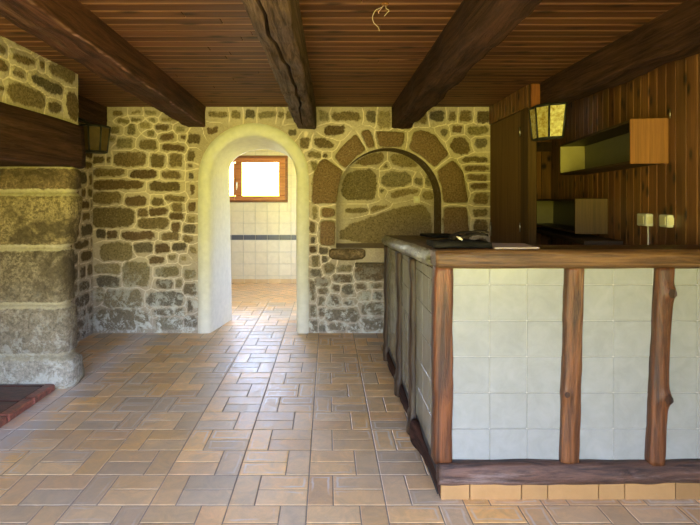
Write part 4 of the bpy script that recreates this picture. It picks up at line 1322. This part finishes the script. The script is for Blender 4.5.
# small white box on the kitchen end wall
e = empty('wall_box', (2.27, 5.47, 0.94), 'small pale switch box under the lower shelf on the kitchen end wall', 'switch')
m.v = []; m = MB(); m.box(2.16, 2.27, 5.455, 5.485, 0.955, 1.035, bev=0.005); m.build('housing', PLASTW, e)
m = MB(); m.box(2.19, 2.235, 5.45, 5.456, 0.975, 1.015, bev=0.002); m.build('rocker', PLASTIC, e)


# ============================================================ LANTERNS
def lantern(cx, cy, zt_, h, R, th0, step, glass, label, nP, back):
    """half-octagon tapering sconce; th0 = direction of first visible panel normal"""
    e = empty('wall_lantern', (cx, cy, zt_ - h), label, 'lantern')
    def pt(k, r, z): 
        a = th0 + (k - 0.5) * step; q = r / R
        return Vector((vx + (cx + R * math.cos(a) - vx) * q, vy + (cy + R * math.sin(a) - vy) * q, z))
    vx, vy = (cx + 0.8 * R * math.cos(th0 + step * 1.2), cy + 0.8 * R * math.sin(th0 + step * 1.2)) if nP == 3 else (cx, cy)
    rt, rb = R, R * 0.80
    for k in range(nP):
        A, B, C, D_ = pt(k, rt, zt_), pt(k + 1, rt, zt_), pt(k + 1, rb, zt_ - h), pt(k, rb, zt_ - h)
        cen = (A + B + C + D_) / 4
        m = MB(); q = [p.lerp(cen, 0.07) for p in (A, B, C, D_)]
        nrm = (B - A).cross(D_ - A).normalized() * 0.002
        i0 = [m.vert(p + nrm) for p in q]; i1 = [m.vert(p - nrm) for p in q]
        m.face(i0); m.face(i1[::-1])
        for a in range(4): m.face((i0[a], i1[a], i1[(a + 1) % 4], i0[(a + 1) % 4]))
        m.build('glass_panel', glass, e)
    m = MB()
    for k in range(nP + 1):
        m.tube([pt(k, rt * 1.01, zt_ + .004), pt(k, rb * 1.01, zt_ - h - .004)], 0.0085, 6)
    for k in range(nP):
        m.tube([pt(k, rt, zt_), pt(k + 1, rt, zt_)], 0.009, 6); m.tube([pt(k, rb, zt_ - h), pt(k + 1, rb, zt_ - h)], 0.009, 6)
    # roof and floor plates
    for (r, z, dz) in ((rt, zt_ + .004, 0.012), (rb, zt_ - h - .004, -0.008)):
        P = [pt(k, r, z) for k in range(nP + 1)]; Q = [pt(k, r * .9, z + dz) for k in range(nP + 1)]
        a = [m.vert(p) for p in P]; b = [m.vert(p) for p in Q]
        m.face(a); m.face(b)
        for k in range(nP + 1): m.face((a[k], a[(k + 1) % (nP + 1)], b[(k + 1) % (nP + 1)], b[k]))
    m.build('lantern_frame', BLACK, e)
    m = MB(); m.tube([(cx, cy, zt_ + .004), back], 0.012, 8); m.build('bracket', BLACK, e)
    m = MB(); m.tube([(cx, cy, zt_ - .02), (cx, cy, zt_ - .05), (cx, cy, zt_ - .1)], [0.016, 0.022, 0.008]); m.build('bulb', PLASTW, e)
    m = MB(); a_, b_, c_, d_ = pt(0, rt, zt_), pt(nP, rt, zt_), pt(nP, rb, zt_ - h), pt(0, rb, zt_ - h)
    m.quad(a_, b_, c_, d_); m.build('back_plate', BLACK, e)


# right-hand lantern under the end of the dark beam
lantern(1.905, 4.14, 2.160, 0.262, 0.222, math.radians(181), math.radians(32), AMBER,
        'black framed lantern with bright yellow glass hanging by the boarded kitchen wall', 3, (1.87, 4.13, 2.18))
lantern(-2.156, 4.615, CH + (200 - 127.5) / F * 4.615, 0.225, 0.139, math.radians(206), math.radians(45), AMBERD,
        'black unlit lantern with dim amber glass beside the fireplace breast', 5, (-2.36, 4.64, 2.185))

# ============================================================ ceiling wires
wr = empty('ceiling_wires', (0.285, 2.52, ZC), 'loose bare electrical wires dangling from the board ceiling', 'wires')
def wp(px, py, D=2.5): return ((px - 328) / F * D, D, CH + (200 - py) / F * D)
m = MB(); m.tube(bez([wp(385, 4, 2.52), wp(382, 7), wp(376, 10), wp(373.5, 14), wp(372.5, 18), wp(374, 23), wp(378, 27), wp(379.5, 31)]), 0.0013, 6); m.build('white_wire', WIREW, wr)
m = MB(); m.tube(bez([wp(386, 2, 2.52), wp(386, 8), wp(389, 10.5), wp(387, 13), wp(384.5, 16)]), 0.0014, 6); m.build('short_wire', WIREW, wr)
m = MB(); m.tube(bez([wp(384, 5, 2.52), wp(380, 10), wp(378.5, 12), wp(379, 13.5)]), 0.0013, 6); m.build('pink_wire', WIREP, wr)
m = MB(); x_, _, _ = wp(385, 0); m.tube([(x_, 2.50, ZC + .001), (x_, 2.50, ZC - 0.006)], [0.02, 0.016], 16); m.build('ceiling_rose', LAMW, wr)
